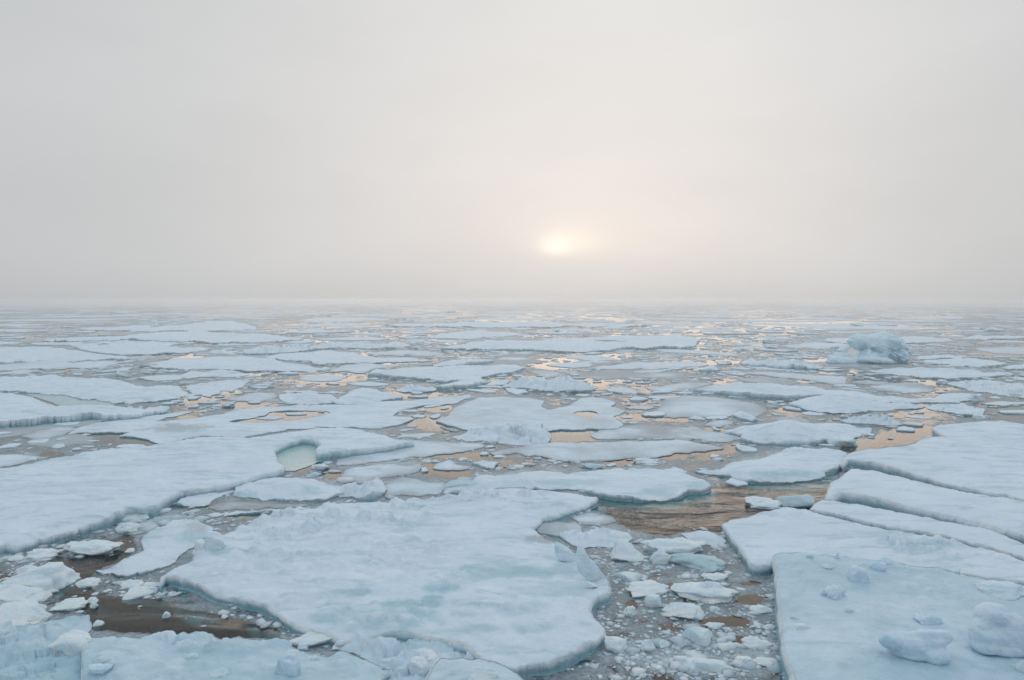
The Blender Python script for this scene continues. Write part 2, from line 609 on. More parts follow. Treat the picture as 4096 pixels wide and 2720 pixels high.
def make_height(xy, sdist, h, typ, seed, hump, hw, peaks, lump, lumpmask, rub, rubs, tilt, rough, rim, far):
    x, y = xy[:, 0], xy[:, 1]
    if typ == 'G':
        z = h * (0.55 + 0.45 * (1 - np.exp(-sdist / 0.3)))
        z = z + 0.012 * fbm(x / 1.2, y / 1.2, seed, 4) * (1 - np.exp(-sdist / 0.4))
    else:
        z = h * (0.88 + 0.12 * (1 - np.exp(-sdist / (0.06 + 0.15 * h))))
        ins = 1 - np.exp(-sdist / 0.8)
        rv = smooth(-0.25, 0.35, fbm(x / (2.6 * far), y / (2.6 * far), seed + 81, 4))
        rwid = 0.35 + 0.5 * h + 0.4 * far
        z = z * (1 - rim * rv * np.exp(-(sdist / rwid) ** 1.2))
        z = z + rough * ins * far ** 0.5 * (0.13 * fbm(x / (3.2 * far), y / (3.2 * far), seed, 4) + 0.045 * fbm(x / 0.8, y / 0.8, seed + 3, 4))
        z = z + 0.045 * rough * fbm(x / 0.35, y / 0.35, seed + 31, 3)
    if hump:
        ww = hw * (1 + 0.5 * fbm(x / (hw * 2), y / (hw * 2), seed + 41, 3))
        z = z + hump * (1 - np.exp(-(sdist / np.maximum(ww, 0.1)) ** 1.3)) * (1 + 0.35 * fbm(x / (hw * 1.5), y / (hw * 1.5), seed + 43, 3))
    for (zn, pxx, pyy, ph, pr) in peaks:
        o = ZONES[zn]
        q = unproj([(o[0] + pxx * ZK, o[1] + pyy * ZK)], h + ph)[0]
        d = np.hypot(x - q[0], (y - q[1]) * 0.8) / pr
        z = z + ph * np.exp(-d ** 1.5) * (1 + 0.25 * fbm(x / (0.4 * pr), y / (0.4 * pr), seed + 61))
    if lump:
        mk = smooth(-0.15, 0.35, fbm(x / 2.4, y / 2.4, seed + 51, 3))
        if lumpmask:
            mk = np.maximum(mk * 0.25, blob_mask(x, y, z, lumpmask, seed + 52))
        z = z + lump * mk * (bumps(x / 0.9, y / 0.9, seed + 53) * 0.95 + bumps(x / 0.45, y / 0.45, seed + 54) * 0.5 + 0.30 * np.abs(fbm(x / 0.5, y / 0.5, seed + 55, 4)))
    if rub:
        q = rubs
        wx, wy = x + 0.35 * q * fbm(x / q, y / q, seed + 71), y + 0.35 * q * fbm(x / q + 5, y / q, seed + 72)
        d1, id1, ox, oy = cells(wx / q, wy / q, seed + 73)
        blk = id1 ** 1.4 + 0.7 * (ox * np.cos(id1 * 40) + oy * np.sin(id1 * 40)) - 0.45 * d1
        d2, id2, ox2, oy2 = cells(wx / q * 2.7, wy / q * 2.7, seed + 74)
        blk = blk + 0.4 * (id2 + 0.6 * (ox2 * np.cos(id2 * 50) + oy2 * np.sin(id2 * 50)) - 0.4 * d2)
        z = z + rub * np.maximum(blk, -0.15) * (1 - np.exp(-sdist / (0.35 * q)))
    if tilt is not None:
        z = z + tilt[0] * (x - tilt[2]) + tilt[1] * (y - tilt[3])
    return np.maximum(z, 0.012)


def pond(parent_key, px, z=0.025, mat=None, amp=0.05):
    """pale ice lying just under the water, part of its floe"""
    o = FLOES[parent_key]['obj']
    c = FLOES[parent_key]['c']
    out = refine(px, amp=amp, seed=SEED[0] + 5, ang=1.0)
    xy = unproj(out, z)
    m_ = xy.mean(0)
    n = len(xy)
    OCC.append((px, []))
    inner = m_ + (xy - m_) * 0.6
    V = np.concatenate([np.column_stack([xy, np.full(n, z)]), np.column_stack([inner, np.full(n, z + 0.002)]), [[*m_, z + 0.003]]]) - c
    i = np.arange(n)
    j = (i + 1) % n
    q = np.stack([i, j, j + n, i + n], 1)
    t = np.stack([i + n, j + n, np.full(n, 2 * n)], 1)
    me = mesh_np('melt_pond', V, [q, t], mat or M_POND)
    bm = bmesh.new()
    bm.from_mesh(me)
    bmesh.ops.recalc_face_normals(bm, faces=bm.faces)
    bm.to_mesh(me)
    bm.free()
    return link('melt_pond', me, o)


# ------------------------------------------------------------------ broken lumps
def ico(sub):
    bm = bmesh.new()
    bmesh.ops.create_icosphere(bm, subdivisions=sub, radius=1.0)
    bm.verts.ensure_lookup_table()
    v = np.array([p.co[:] for p in bm.verts])
    f = np.array([[q.index for q in t.verts] for t in bm.faces], np.int32)
    bm.free()
    return v, f


ICO = {s: ico(s) for s in (1, 2, 3, 4)}


def n3(v, s, seed):
    return (fbm(v[:, 0] * s + v[:, 2] * s * 0.7, v[:, 1] * s - v[:, 2] * s * 0.6, seed, 3)
            + fbm(v[:, 1] * s + 3.1, v[:, 2] * s * 1.1 + v[:, 0] * 0.4, seed + 5, 3)) * 0.5


def lump_shape(seed, sub=3, cuts=9, rough=0.10, soft=0.5):
    """angular broken lump in a unit box: x,y in -.5...5, z from -.75 to 1"""
    rng = np.random.default_rng(seed)
    v, f = ICO[sub]
    v = v.copy()
    ph = rng.uniform(0.5, 1.0, 3)
    v = v * (1 + 0.35 * n3(v * ph, 0.9, seed)[:, None])
    for i in range(cuts):
        nrm = rng.normal(size=3)
        nrm /= np.linalg.norm(nrm)
        dd = rng.uniform(0.35, 0.8)
        ex = np.maximum(v @ nrm - dd, 0)
        v = v - (ex * (1 - 0.25 * soft))[:, None] * nrm
    v = v + v / np.linalg.norm(v, axis=1)[:, None] * (rough * n3(v, 3.2, seed + 9))[:, None]
    lo, hi = v.min(0), v.max(0)
    v = (v - (lo + hi) / 2) / (hi - lo)
    z = v[:, 2] + 0.5
    v[:, 2] = z * 1.75 - 0.75
    return v, f


_PR = {}


def lump_mesh(proto, mat, kind='ang'):
    key = (proto, mat.name, kind)
    if key not in _PR:
        if kind == 'ang':
            v, f = lump_shape(300 + proto, 4, 10, 0.20, 0.2)
            v = v * (1 + 0.07 * n3(v, 6, 71 + proto) + 0.04 * n3(v, 15, 72 + proto))[:, None]
        elif kind == 'soft':
            v, f = lump_shape(400 + proto, 4, 5, 0.30, 0.8)
            v = v * (1 + 0.10 * n3(v, 5.5, 61 + proto) + 0.05 * n3(v, 13, 62 + proto))[:, None]
        else:                                        # 'crag': several lumps frozen together
            v, f = lump_shape(500 + proto, 4, 6, 0.42, 0.6)
            v[:, 2] += 0.22 * np.maximum(v[:, 2], 0) * n3(v * 4, 1.4, 77 + proto) * 2
        me = mesh_np('ice_chunk', v, [f], mat)
        _PR[key] = me
    return _PR[key]


def top_at(key, X, Y):
    """where the sight line of a photo pixel meets the top of a floe"""
    t = FLOES[key]['xyz']
    z = 0.3
    for _ in range(4):
        q = unproj([(X, Y)], z)[0]
        i = np.argmin((t[:, 0] - q[0]) ** 2 + (t[:, 1] - q[1]) ** 2)
        z = t[i, 2]
    return q, z


NCH = [0]


def chunk(label, zone, box, kind='ang', mat=None, on=None, name='ice_chunk', cat='ice chunk', yaw=None, proto=None, flat=1.0, group=None):
    NCH[0] += 1
    o = ZONES[zone]
    x0, y0, x1, y1 = [o[i % 2] + box[i] * ZK for i in range(4)]
    Xc = (x0 + x1) / 2
    if on:
        q, zb = top_at(on, Xc, y1 - 0.25 * (y1 - y0))
        zb -= 0.015
    else:
        zb = 0.0
        q = unproj([(Xc, y1 - 0.22 * (y1 - y0))], 0.0)[0]
    dist = math.sqrt(q[0] ** 2 + q[1] ** 2 + (CAM_H - zb) ** 2)
    el = math.asin((CAM_H - zb) / dist)
    wd = (x1 - x0) * dist / F
    hm = (y1 - y0) * dist / F
    dep = min(0.8 * wd, 0.75 * hm / math.sin(el))
    hz = (hm - 0.85 * dep * math.sin(el)) / math.cos(el) * 1.15 * flat
    hz = min(max(hz, 0.16 * wd), 1.3 * wd)
    p = proto if proto is not None else NCH[0] % 7
    ob = link(name, lump_mesh(p, mat or M_CHUNK, kind), loc=(q[0], q[1] + dep * 0.15, zb))
    ob.scale = (wd, dep, hz)
    # turn only in half turns so that the traced width and depth stay
    ob.rotation_euler = (0, 0, (math.pi if NCH[0] % 2 else 0) + (yaw if yaw is not None else random.uniform(-0.2, 0.2)))
    tag(ob, label, cat, group)
    X0, Y0, X1, Y1 = x0, y0, x1, y1
    if not on:
        OCC.append((np.array([(X0, (Y0 + Y1) / 2), (Xc, Y0), (X1, (Y0 + Y1) / 2), (Xc, Y1)]), []))
    return ob


def shard(parent_key, zone, pts, base, lean, label):
    """a broken plate of ice frozen upright into its floe; thick in the middle, thin at the rim"""
    par = FLOES[parent_key]
    px = zpx(zone, pts)
    bq = zpx(zone, [base])[0]
    q, zb = top_at(parent_key, bq[0], bq[1])
    out = refine(px, seg=5, amp=0.05, seed=5, ang=0.5)
    # the plate stands in a leaning plane through its base
    pl_n = np.array([0.22, -1.0, lean])
    pl_n /= np.linalg.norm(pl_n)
    p0 = np.array([q[0], q[1], zb])
    u = (out[:, 0] - W / 2) / F
    v = (Hh / 2 - out[:, 1]) / F
    dr = np.stack([u, CP + v * SP, -SP + v * CP], 1)
    cam = np.array([0, 0, CAM_H])
    t = ((p0 - cam) @ pl_n) / (dr @ pl_n)
    pts3 = cam + dr * t[:, None]
    c3 = pts3.mean(0)
    n = len(pts3)
    rows = []
    for s in (-1, 1):
        for f, th in ((1.0, 0.02), (0.8, 0.07), (0.5, 0.12), (0.2, 0.14)):
            rr = c3 + (pts3 - c3) * f
            ns = fbm(rr[:, 0] * 3, rr[:, 2] * 3, 9, 3)
            rows.append(rr + pl_n * (s * th * (1 + 0.35 * ns))[:, None])
    V = np.concatenate(rows + [[c3 - pl_n * 0.14], [c3 + pl_n * 0.14]]) - par['c']
    i = np.arange(n)
    j = (i + 1) % n
    fs = []
    for b in (0, 4):
        for k in range(3):
            fs.append(np.stack([i + (b + k) * n, j + (b + k) * n, j + (b + k + 1) * n, i + (b + k + 1) * n], 1))
    fs.append(np.stack([i, j, j + 4 * n, i + 4 * n], 1))
    tr = [np.stack([i + 3 * n, j + 3 * n, np.full(n, 8 * n)], 1), np.stack([i + 7 * n, j + 7 * n, np.full(n, 8 * n + 1)], 1)]
    me = mesh_np('upright_shard', V, [np.concatenate(fs), np.concatenate(tr)], M_CHUNK)
    bm = bmesh.new()
    bm.from_mesh(me)
    bmesh.ops.recalc_face_normals(bm, faces=bm.faces)
    bm.to_mesh(me)
    bm.free()
    ob = link('upright_shard', me, par['obj'])
    ob['label'] = label
    return ob


# ------------------------------------------------------------------ the small iceberg
def iceberg():
    K = 450.0 / 2361.0                       # its own close look at the photo

    def loc(px, py):
        return 3250 + px * K, 1320 + py * K
    X, Y = loc(1250, 690)
    q = unproj([(X, Y)])[0]
    s = math.hypot(q[0], q[1]) / F * K        # metres per pixel of that look
    # (px, py, radius x, radius z, radius y in pixels, y offset)
    E_ = [(1480, 430, 400, 315, 420, 120), (1660, 560, 290, 220, 360, 100), (1390, 300, 270, 190, 300, 120),
          (1540, 300, 250, 160, 260, 140), (980, 290, 200, 150, 190, 60), (860, 275, 120, 55, 120, 50), (1000, 380, 115, 85, 140, 60), (1120, 330, 150, 170, 200, 100),
          (1180, 560, 190, 150, 240, -20), (1130, 640, 240, 90, 280, -90), (1340, 650, 250, 80, 260, -80), (1950, 480, 85, 85, 160, 60), (1880, 430, 100, 110, 160, 80),
          (1960, 540, 60, 120, 120, 160), (620, 670, 290, 95, 230, -40), (630, 590, 150, 110, 150, 0), (640, 500, 85, 100, 90, 10),
          (640, 460, 125, 28, 80, 10), (420, 620, 75, 45, 70, 20), (800, 735, 300, 26, 260, -120), (470, 700, 150, 50, 160, -60), (860, 650, 180, 70, 160, -40)]
    bm = bmesh.new()
    for (ex, ez, rx, rz, ry, oy) in E_:
        mt = bmesh.ops.create_icosphere(bm, subdivisions=4, radius=1.0)
        zc = (715 - ez) * s
        for v in mt['verts']:
            v.co = Vector(((ex - 1250) * s + v.co.x * rx * s, oy * s + v.co.y * ry * s, zc + v.co.z * rz * s))
    for v in bm.verts:
        v.co.z = max(v.co.z, -0.5)
    me = bpy.data.meshes.new('small_iceberg')
    bm.to_mesh(me)
    bm.free()
    tmp = bpy.data.objects.new('small_iceberg', me)
    COL.objects.link(tmp)
    md = tmp.modifiers.new('r', 'REMESH')
    md.mode = 'VOXEL'
    md.voxel_size = 0.07
    md.use_smooth_shade = True
    dg = bpy.context.evaluated_depsgraph_get()
    me2 = bpy.data.meshes.new_from_object(tmp.evaluated_get(dg))
    bpy.data.objects.remove(tmp)
    bpy.data.meshes.remove(me)
    n = len(me2.vertices)
    co = np.empty(n * 3, np.float32)
    me2.vertices.foreach_get('co', co)
    co = co.reshape(-1, 3).astype(float)
    nr = np.empty(n * 3, np.float32)
    me2.vertex_normals.foreach_get('vector', nr)
    nr = nr.reshape(-1, 3).astype(float)
    x, y, z = co.T
    right = smooth(0.2, 2.5, x)
    big = n3(co, 0.55, 41)
    mid = n3(co * (1, 1, 0.8), 1.5, 42)
    fine = n3(co, 4.0, 43)
    rid = 1 - np.abs(n3(co * (1.0, 1.0, 1.6), 1.3, 44)) * 3
    up = np.clip(nr[:, 2], 0, 1)
    bl = n3(co * (1, 1, 1.3), 0.95, 47)
    disp = 0.40 * big + 0.35 * right * bl + (0.14 + 0.62 * right) * mid * (1 - 0.75 * up) + 0.20 * (0.35 + right) * fine * (1 - 0.6 * up) + 0.26 * right * rid * (1 - up)
    co = co + nr * disp[:, None]
    # the hollow in the middle of its face
    front = nr[:, 1] < 0.3
    for (hx, hz, hr, hd) in ((1220, 440, 70, 0.9), (1310, 490, 55, 0.6), (1160, 505, 40, 0.5), (1560, 440, 130, 0.35), (1700, 430, 110, 0.35), (1450, 620, 90, 0.3)):
        dx = (x - (hx - 1250) * s) / (hr * s)
        dz = (z - (715 - hz) * s) / (hr * s * 0.8)
        w = np.exp(-(dx * dx + dz * dz) ** 1.3)
        co[:, 1] += w * hd * front
    wet = 0.95 * smooth(0.35, -0.02, z + 0.15 * mid) + 0.75 * np.clip(-mid * 2.6, 0, 1) * right + 0.2 * np.clip(-big * 2, 0, 1)  # wet at the waterline; above it shade of the crevices painted in
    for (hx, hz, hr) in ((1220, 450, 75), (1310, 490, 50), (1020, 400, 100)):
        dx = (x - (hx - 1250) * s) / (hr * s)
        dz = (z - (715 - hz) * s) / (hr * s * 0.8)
        wet = np.maximum(wet, 0.85 * np.exp(-(dx * dx + dz * dz) ** 1.5) * front)  # shade of the hollows and below the knob put into the colour
    me2.vertices.foreach_set('co', co.astype(np.float32).ravel())
    for k, vals in (('wet', np.clip(wet, 0, 1)), ('grey', np.zeros(n))):
        at = me2.attributes.new(k, 'FLOAT', 'POINT')
        at.data.foreach_set('value', vals.astype(np.float32))
    me2.materials.clear()
    me2.materials.append(M_BERG)
    me2.update()
    ob = link('small_iceberg', me2, loc=(q[0], q[1], 0))
    ob.scale = (0.9, 0.9, 0.92)
    tag(ob, 'rugged blue white iceberg with two rounded heads, standing high above the flat pack ice', 'iceberg')
    # the foot spreading under the water
    a = np.linspace(0, 2 * math.pi, 90, endpoint=False)
    rx = 7.0 * (1 + 0.14 * fbm(np.cos(a) * 1.7, np.sin(a) * 1.7, 5))
    ry = 4.2 * (1 + 0.25 * fbm(np.cos(a) * 1.7 + 5, np.sin(a) * 1.7, 6))
    o1 = np.column_stack([np.cos(a) * rx + 0.2, np.sin(a) * ry - 0.6])
    rows = [np.column_stack([o1 * f, np.full(90, zz)]) for f, zz in ((0.45, -0.10), (0.75, -0.16), (0.95, -0.3), (1.0, -0.6), (0.8, -1.8))]
    V = np.concatenate(rows)
    i = np.arange(90)
    j = (i + 1) % 90
    fs = [np.stack([i + k * 90, i + (k + 1) * 90, j + (k + 1) * 90, j + k * 90], 1) for k in range(4)]
    link('submerged_foot', mesh_np('submerged_foot', V, [np.concatenate(fs)], M_FOOT), ob)
    OCC.append((np.array([loc(*p) for p in ((330, 780), (400, 640), (760, 100), (2050, 100), (2050, 700), (1900, 800), (1000, 820))]), []))
    return ob


def snow_block(label, zone, parts, base, on):
    """a lump of snow and ice grown from several rounded masses; parts in zone pixels: x, y, rx, rz, ry, y offset"""
    o = ZONES[zone]
    q, zb = top_at(on, o[0] + base[0] * ZK, o[1] + base[1] * ZK)
    d = math.sqrt(q[0] ** 2 + q[1] ** 2 + (CAM_H - zb) ** 2)
    s = d / F * ZK
    el = math.asin((CAM_H - zb) / d)
    bm = bmesh.new()
    for (ex, ez, rx, rz, ry, oy) in parts:
        mt = bmesh.ops.create_icosphere(bm, subdivisions=4, radius=1.0)
        yc = oy * s
        zc = ((base[1] - ez) * s - yc * math.sin(el)) / math.cos(el)
        for v in mt['verts']:
            v.co = Vector(((ex - base[0]) * s + v.co.x * rx * s, yc + v.co.y * ry * s, zc + v.co.z * rz * s))
    me = bpy.data.meshes.new('snow_lump')
    bm.to_mesh(me)
    bm.free()
    tmp = bpy.data.objects.new('snow_lump', me)
    COL.objects.link(tmp)
    md = tmp.modifiers.new('r', 'REMESH')
    md.mode = 'VOXEL'
    md.voxel_size = 0.035
    md.use_smooth_shade = True
    sm_ = tmp.modifiers.new('s', 'SMOOTH')
    sm_.iterations = 14
    me2 = bpy.data.meshes.new_from_object(tmp.evaluated_get(bpy.context.evaluated_depsgraph_get()))
    bpy.data.objects.remove(tmp)
    n = len(me2.vertices)
    co = np.empty(n * 3, np.float32)
    me2.vertices.foreach_get('co', co)
    nr = np.empty(n * 3, np.float32)
    me2.vertex_normals.foreach_get('vector', nr)
    co = co.reshape(-1, 3).astype(float)
    nr = nr.reshape(-1, 3).astype(float)
    co = co + nr * (0.16 * n3(co, 1.3, 201) + 0.06 * n3(co, 4.0, 202) + 0.02 * n3(co, 11.0, 203))[:, None]
    me2.vertices.foreach_set('co', co.astype(np.float32).ravel())
    me2.materials.clear()
    me2.materials.append(M_LUMP)
    me2.update()
    ob = link('snow_lump', me2, loc=(q[0], q[1], zb - 0.02))
    ob.scale = (0.92, 0.92, 0.82)
    tag(ob, label, 'snow lump')
    return ob
# ------------------------------------------------------------------ ice traced from the photograph
Z = P
# --- foreground and near field
floe('left', 'huge smooth white floe from the left edge, with a pale green melt pond',
     Z('M1', '-700,640 -300,520 0,455 120,425 330,390 640,335 800,322 1000,308 1120,299 1240,265 1330,250 1470,252 1600,240 1740,240 1800,225 1900,217 2100,185 2250,184 2361,184',
       'M2', '150,195 270,215 400,262 520,275 430,290 330,312 180,328 60,345 -60,352', 'M1', '2230,362 2160,368 2130,345 2168,300 2130,268 2040,258 1950,282 1880,312 1845,332 1870,400 1915,430 1905,460 1870,474 1800,490 1720,510 1650,535 1590,545 1500,568 1330,596 1200,618 1120,665 1060,706 1000,730 930,735 850,735 780,760 700,800 560,840 350,900 180,945 0,970 -300,1050 -700,1160'),
     h=0.46, rim=.3, wet=[('M1', 1900, 320, 70, 40, .6), ('M1', 2080, 262, 110, 18, .7)], peaks=[('M1', 1330, 280, .22, 2.2), ('M1', 2250, 300, .15, 2.5), ('M1', 880, 730, .16, 1.6), ('M1', 700, 740, .12, 1.2)], lump=0.10, lumpmask=[('M1', 1280, 300, 200, 40, .7), ('M1', 2050, 230, 200, 25, .5)], amp=0.06)
pond('left', Z('M1', '1835,335 1880,305 1950,275 2040,254 2135,262 2175,305 2150,345 2175,372 2190,400 2090,445 1990,478 1890,482 1890,430 1850,400'))
floe('mound', 'low rounded snow mound floating between the big left floe and the central floe',
     Z('M1', '1590,580 1650,555 1760,530 1900,517 2050,518 2130,525 2200,550 2280,562 2361,580', 'M2', '60,585 20,610', 'M1', '2330,610 2260,635 2200,660 2100,664 1950,662 1820,655 1720,640 1640,640 1575,630'), h=.18, hump=.32, hw=1.2, greyness=.05, wet=[('M1', 1650, 640, 120, 20, .6)])
floe('heap', 'jagged heap of broken white ice with an upright block, right of the low snow mound',
     Z('M2', '0,592 100,590 200,560 260,525 295,535 330,590 290,640 220,668 150,660 100,638 10,640'), h=.15, rub=.55, rubs=1.0, peaks=[('M2', 270, 590, .6, .5)], name='ice_heap', cat='ice heap')
floe('smallleft', 'small flat floe lodged against the near edge of the big left floe',
     Z('M1', '1190,690 1250,650 1340,610 1450,572 1540,562 1585,576 1580,605 1500,630 1440,655 1400,695 1290,702 1230,697'), h=.15, greyness=.2)
WETC = [('B2', 880, 262, 90, 22, 1.00), ('B2', 1050, 290, 330, 55, 0.81), ('B2', 1260, 285, 260, 45, 0.85), ('B2', 130, 430, 110, 38, 1.00), ('B2', 480, 500, 260, 24, 0.98), ('B2', 650, 460, 80, 18, 1.00),
        ('B2', 250, 570, 320, 90, 0.59), ('B2', 520, 590, 160, 70, 0.72), ('B2', 950, 500, 240, 22, 0.78), ('B2', 860, 570, 120, 20, 0.65), ('B2', 700, 390, 120, 40, 0.78), ('B2', 1250, 530, 170, 50, 0.49), ('B2', 1000, 660, 140, 26, 0.59), ('B2', 1380, 660, 220, 50, 0.52), ('B2', 1650, 640, 90, 30, 0.45), ('B2', 1500, 260, 220, 60, 0.52), ('B2', 1100, 800, 250, 60, 0.45), ('B2', 1550, 400, 200, 60, 0.52), ('B2', 1300, 400, 260, 60, 0.45), ('B1', 2280, 480, 90, 90, 0.45),
        ('B1', 1460, 150, 90, 30, 0.65), ('B1', 2200, 600, 160, 40, 0.65), ('M2', 1500, 705, 70, 22, 0.78)]
floe('central', 'large snowy floe in the middle foreground with wet patches and upright shards on its rim',
     Z('B1', '1075,350 1090,300 1150,265 1250,220 1300,180 1320,140 1310,105 1370,70 1420,40', 'M1', '1460,905 1560,880 1620,850 1700,815 1750,790 1820,770 1900,765 2000,740 2100,725 2180,700 2300,680 2361,690',
       'M2', '130,690 250,680 400,665 480,645 580,650 700,640 820,635 920,615 1020,598 1120,592 1250,588 1400,600 1550,615 1690,635 1755,650 1690,685 1600,712 1530,738 1480,755 1380,785 1340,812 1310,855 1350,880 1390,915 1455,945',
       'B2', '1475,85 1560,150 1620,170 1690,200 1750,240 1800,300 1825,350 1835,385 1815,412 1750,432 1712,470 1692,522 1720,570 1770,615 1800,650 1785,682 1740,722 1660,760 1600,800 1540,838 1440,866 1330,876 1230,885 1150,888 1060,862 1000,850 950,820 900,770 820,745 700,715 560,688 440,668 300,663 140,688 60,705 0,708',
       'B1', '2290,690 2200,668 2100,635 2000,600 1930,565 1880,520 1800,485 1700,455 1600,430 1500,405 1400,370 1280,320 1180,297 1110,300'),
     h=0.42, rim=.35, wet=WETC, lump=0.5, grey=[('M2', 1330, 940, 150, 26, .8), ('B2', 1330, 60, 130, 26, .6)], lumpmask=[('M1', 2000, 850, 420, 110, .8), ('M2', 200, 760, 500, 90, .7), ('B2', 300, 140, 500, 150, .45), ('M2', 900, 640, 500, 40, .8), ('B2', 800, 330, 200, 60, .6), ('B1', 1900, 200, 500, 120, .5), ('B2', 300, 620, 350, 60, .6), ('B2', 1000, 560, 500, 120, .3)],
     foot=0.75, amp=0.06, peaks=[('B2', 950, 470, .10, 1.0), ('B2', 1640, 480, .12, .6)])
shard('central', 'B2', [(1465, 80), (1490, 85), (1545, 112), (1600, 165), (1625, 205), (1618, 240), (1480, 205), (1468, 150)], (1550, 215), 0.35, 'smaller jagged shard standing left of the tall pointed one')
shard('central', 'B2', [(1618, 130), (1628, 88), (1655, 104), (1695, 185), (1750, 240), (1800, 310), (1822, 372), (1740, 380), (1680, 330), (1625, 275), (1606, 215)], (1720, 345), 0.3, 'tall pointed shard leaning over the right rim')
shard('central', 'B2', [(1675, 385), (1680, 345), (1720, 355), (1780, 385), (1700, 392)], (1720, 388), 0.1, 'low pointed shard at the foot of the tall one')
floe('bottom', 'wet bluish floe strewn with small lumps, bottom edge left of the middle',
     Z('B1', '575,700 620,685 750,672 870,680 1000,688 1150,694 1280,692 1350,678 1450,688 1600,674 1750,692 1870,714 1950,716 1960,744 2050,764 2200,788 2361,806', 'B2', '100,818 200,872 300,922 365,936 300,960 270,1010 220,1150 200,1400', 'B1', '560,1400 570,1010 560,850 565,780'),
     h=.36, wet_shade=.56, lump=.4, lumpmask=[('B1', 1350, 760, 480, 70, .9), ('B1', 2000, 850, 300, 80, .5), ('B2', 100, 930, 150, 60, .5), ('B1', 650, 900, 100, 80, .4)], wet=[('B1', 1250, 820, 250, 30, .75), ('B1', 1700, 900, 250, 40, .6)], foot=.5)  # wet ice, its tone also darkened for the shade of the foreground
floe('crush', 'jumble of crushed bluish ice squeezed between the central floe and the bottom floe',
     Z('B1', '2290,735 2361,722', 'B2', '60,722 140,705 300,685 440,690 560,712 700,738 820,770 900,800 960,850 1010,880 900,900 800,960 700,1010 560,1060 300,1060 250,1010 330,965 390,935 310,920 210,868 110,812 0,795', 'B1', '2300,790'),
     h=.10, rub=.24, rubs=.62, wet_shade=.40, rim=.5, name='ice_heap', cat='ice heap', foot=.3)
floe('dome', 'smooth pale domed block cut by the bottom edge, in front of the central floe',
     Z('B2', '590,1100 600,1000 640,905 700,845 740,848 900,856 1050,876 1150,912 1230,962 1290,1012 1340,1100 1380,1300 560,1300'), h=.5, rim=.1, hump=.35, hw=.8, wet_shade=.4, amp=.04)  # blue tone is partly wet ice, partly foreground shade put into the colour
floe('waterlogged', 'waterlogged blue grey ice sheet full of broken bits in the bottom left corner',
     Z('B1', '-300,560 0,640 150,650 330,610 450,580 600,562 622,640 585,690 568,760 560,900 560,1012 540,1400 -300,1400'), h=.05, typ='F', wet_shade=.66, rub=.24, rubs=.8, rough=.5, foot=.4)  # waterlogged ice, with foreground shade painted into its tone as well
floe('snowstrip', 'thin snowy floe with soggy grey margins left of the central floe',
     Z('B1', '953,53 1050,-20 1180,-60 1330,-68 1440,-20 1420,20 1330,90 1220,150 1180,200 1050,250 900,290 850,296 760,272 640,258 780,225 900,165 975,130'), h=.13, typ='F', greyness=.12, wet=[('B1', 1300, 60, 130, 50, .6), ('B1', 1000, 40, 60, 60, .4)], grey=[('B1', 1320, -10, 130, 50, .5), ('B1', 720, 255, 90, 18, .5)], lump=.12, rough=.5)
floe('slabA', 'broad smooth snow slab at the right edge, farthest of the cracked slabs there',
     Z('M3', '1740,180 1810,155 1950,140 2100,130 2200,128 2300,140 2361,150 2600,180 3100,260 3100,800 2700,715 2361,655 2100,612 1900,562 1600,480 1400,420 1250,392 1170,385 1140,420 1130,410 1160,360 1180,350 1300,325 1450,310 1600,290 1680,255 1750,240 1840,238 1760,196'), h=.62, rim=.15, rough=.8, amp=.035, wet=())
floe('slabB', 'long snow slab at the right edge, second of the cracked slabs from the back',
     Z('M3', '1045,590 1060,545 1120,515 1170,470 1200,448 1350,462 1500,497 1700,542 1900,592 2100,632 2361,675 2700,738 3100,820 3100,1080 2700,975 2361,888 2200,848 2000,800 1800,755 1600,708 1400,655 1250,622 1120,610 1050,640 1030,635'), h=.62, rim=.12, rough=.7, amp=.03)
floe('slabC', 'narrow wedge of snow ice between two cracks in the slabs at the right edge',
     Z('M3', '920,730 950,690 1000,670 1100,677 1250,695 1400,722 1600,765 1800,808 2050,848 2130,852 2200,892 2361,968 2700,1090 3000,1200 3000,1280 2700,1166 2361,1052 2100,970 1900,925 1700,880 1500,852 1300,812 1100,762 985,742'), h=.36, rim=.1, rough=.6, amp=.035)
floe('slabD', 'snow slab at right whose pointed tip juts into the brown open water',
     Z('M3', '325,825 390,795 500,780 640,745 770,707 850,725 1000,760 1200,810 1400,860 1600,885 1900,945 2100,990 2361,1072 2700,1184 3000,1290', 'B3', '3000,470 2361,330 2000,290 1700,245 1400,215 1200,205 900,195 720,195 660,212 640,225 550,230 520,220 490,165 440,95', 'M3', '440,970 390,915 350,858'),
     h=.38, rim=.15, rough=.5, amp=.03, wet=[('B3', 1700, 100, 280, 45, .75), ('B3', 2050, 110, 200, 30, .7), ('B3', 1450, 20, 150, 20, .5)], lump=.42, lumpmask=[('B3', 1700, 100, 330, 75, 1.0), ('B3', 1950, 170, 300, 50, .6)])
# the tilted slab: plane rising to its far left corner
_q = unproj(zpx('B3', [(720, 300)]), .75)[0]
floe('slabE', 'great tilted ice slab in the bottom right corner, strewn with lumps of snow',
     Z('B3', '668,165 700,138 900,130 1200,148 1400,162 1700,190 2000,230 2361,276 2900,345 3200,400 3200,1300 860,1300 828,1012 815,930 780,840 742,730 730,600 715,450 708,330 690,235'),
     h=.80, rim=.1, rough=.8, amp=.025, tilt=(-0.045, 0.02, _q[0], _q[1]), wet_shade=.46, wet=[('B3', 1700, 940, 900, 130, .62), ('B3', 1600, 890, 260, 70, .6), ('B3', 2200, 850, 250, 50, .6), ('B3', 1500, 300, 500, 90, .3)], lump=.16, foot=.5, lumpmask=[('B3', 1000, 220, 400, 60, .6), ('B3', 800, 640, 90, 80, .7), ('B3', 1700, 420, 400, 160, .35), ('B3', 1400, 800, 500, 200, .2)])

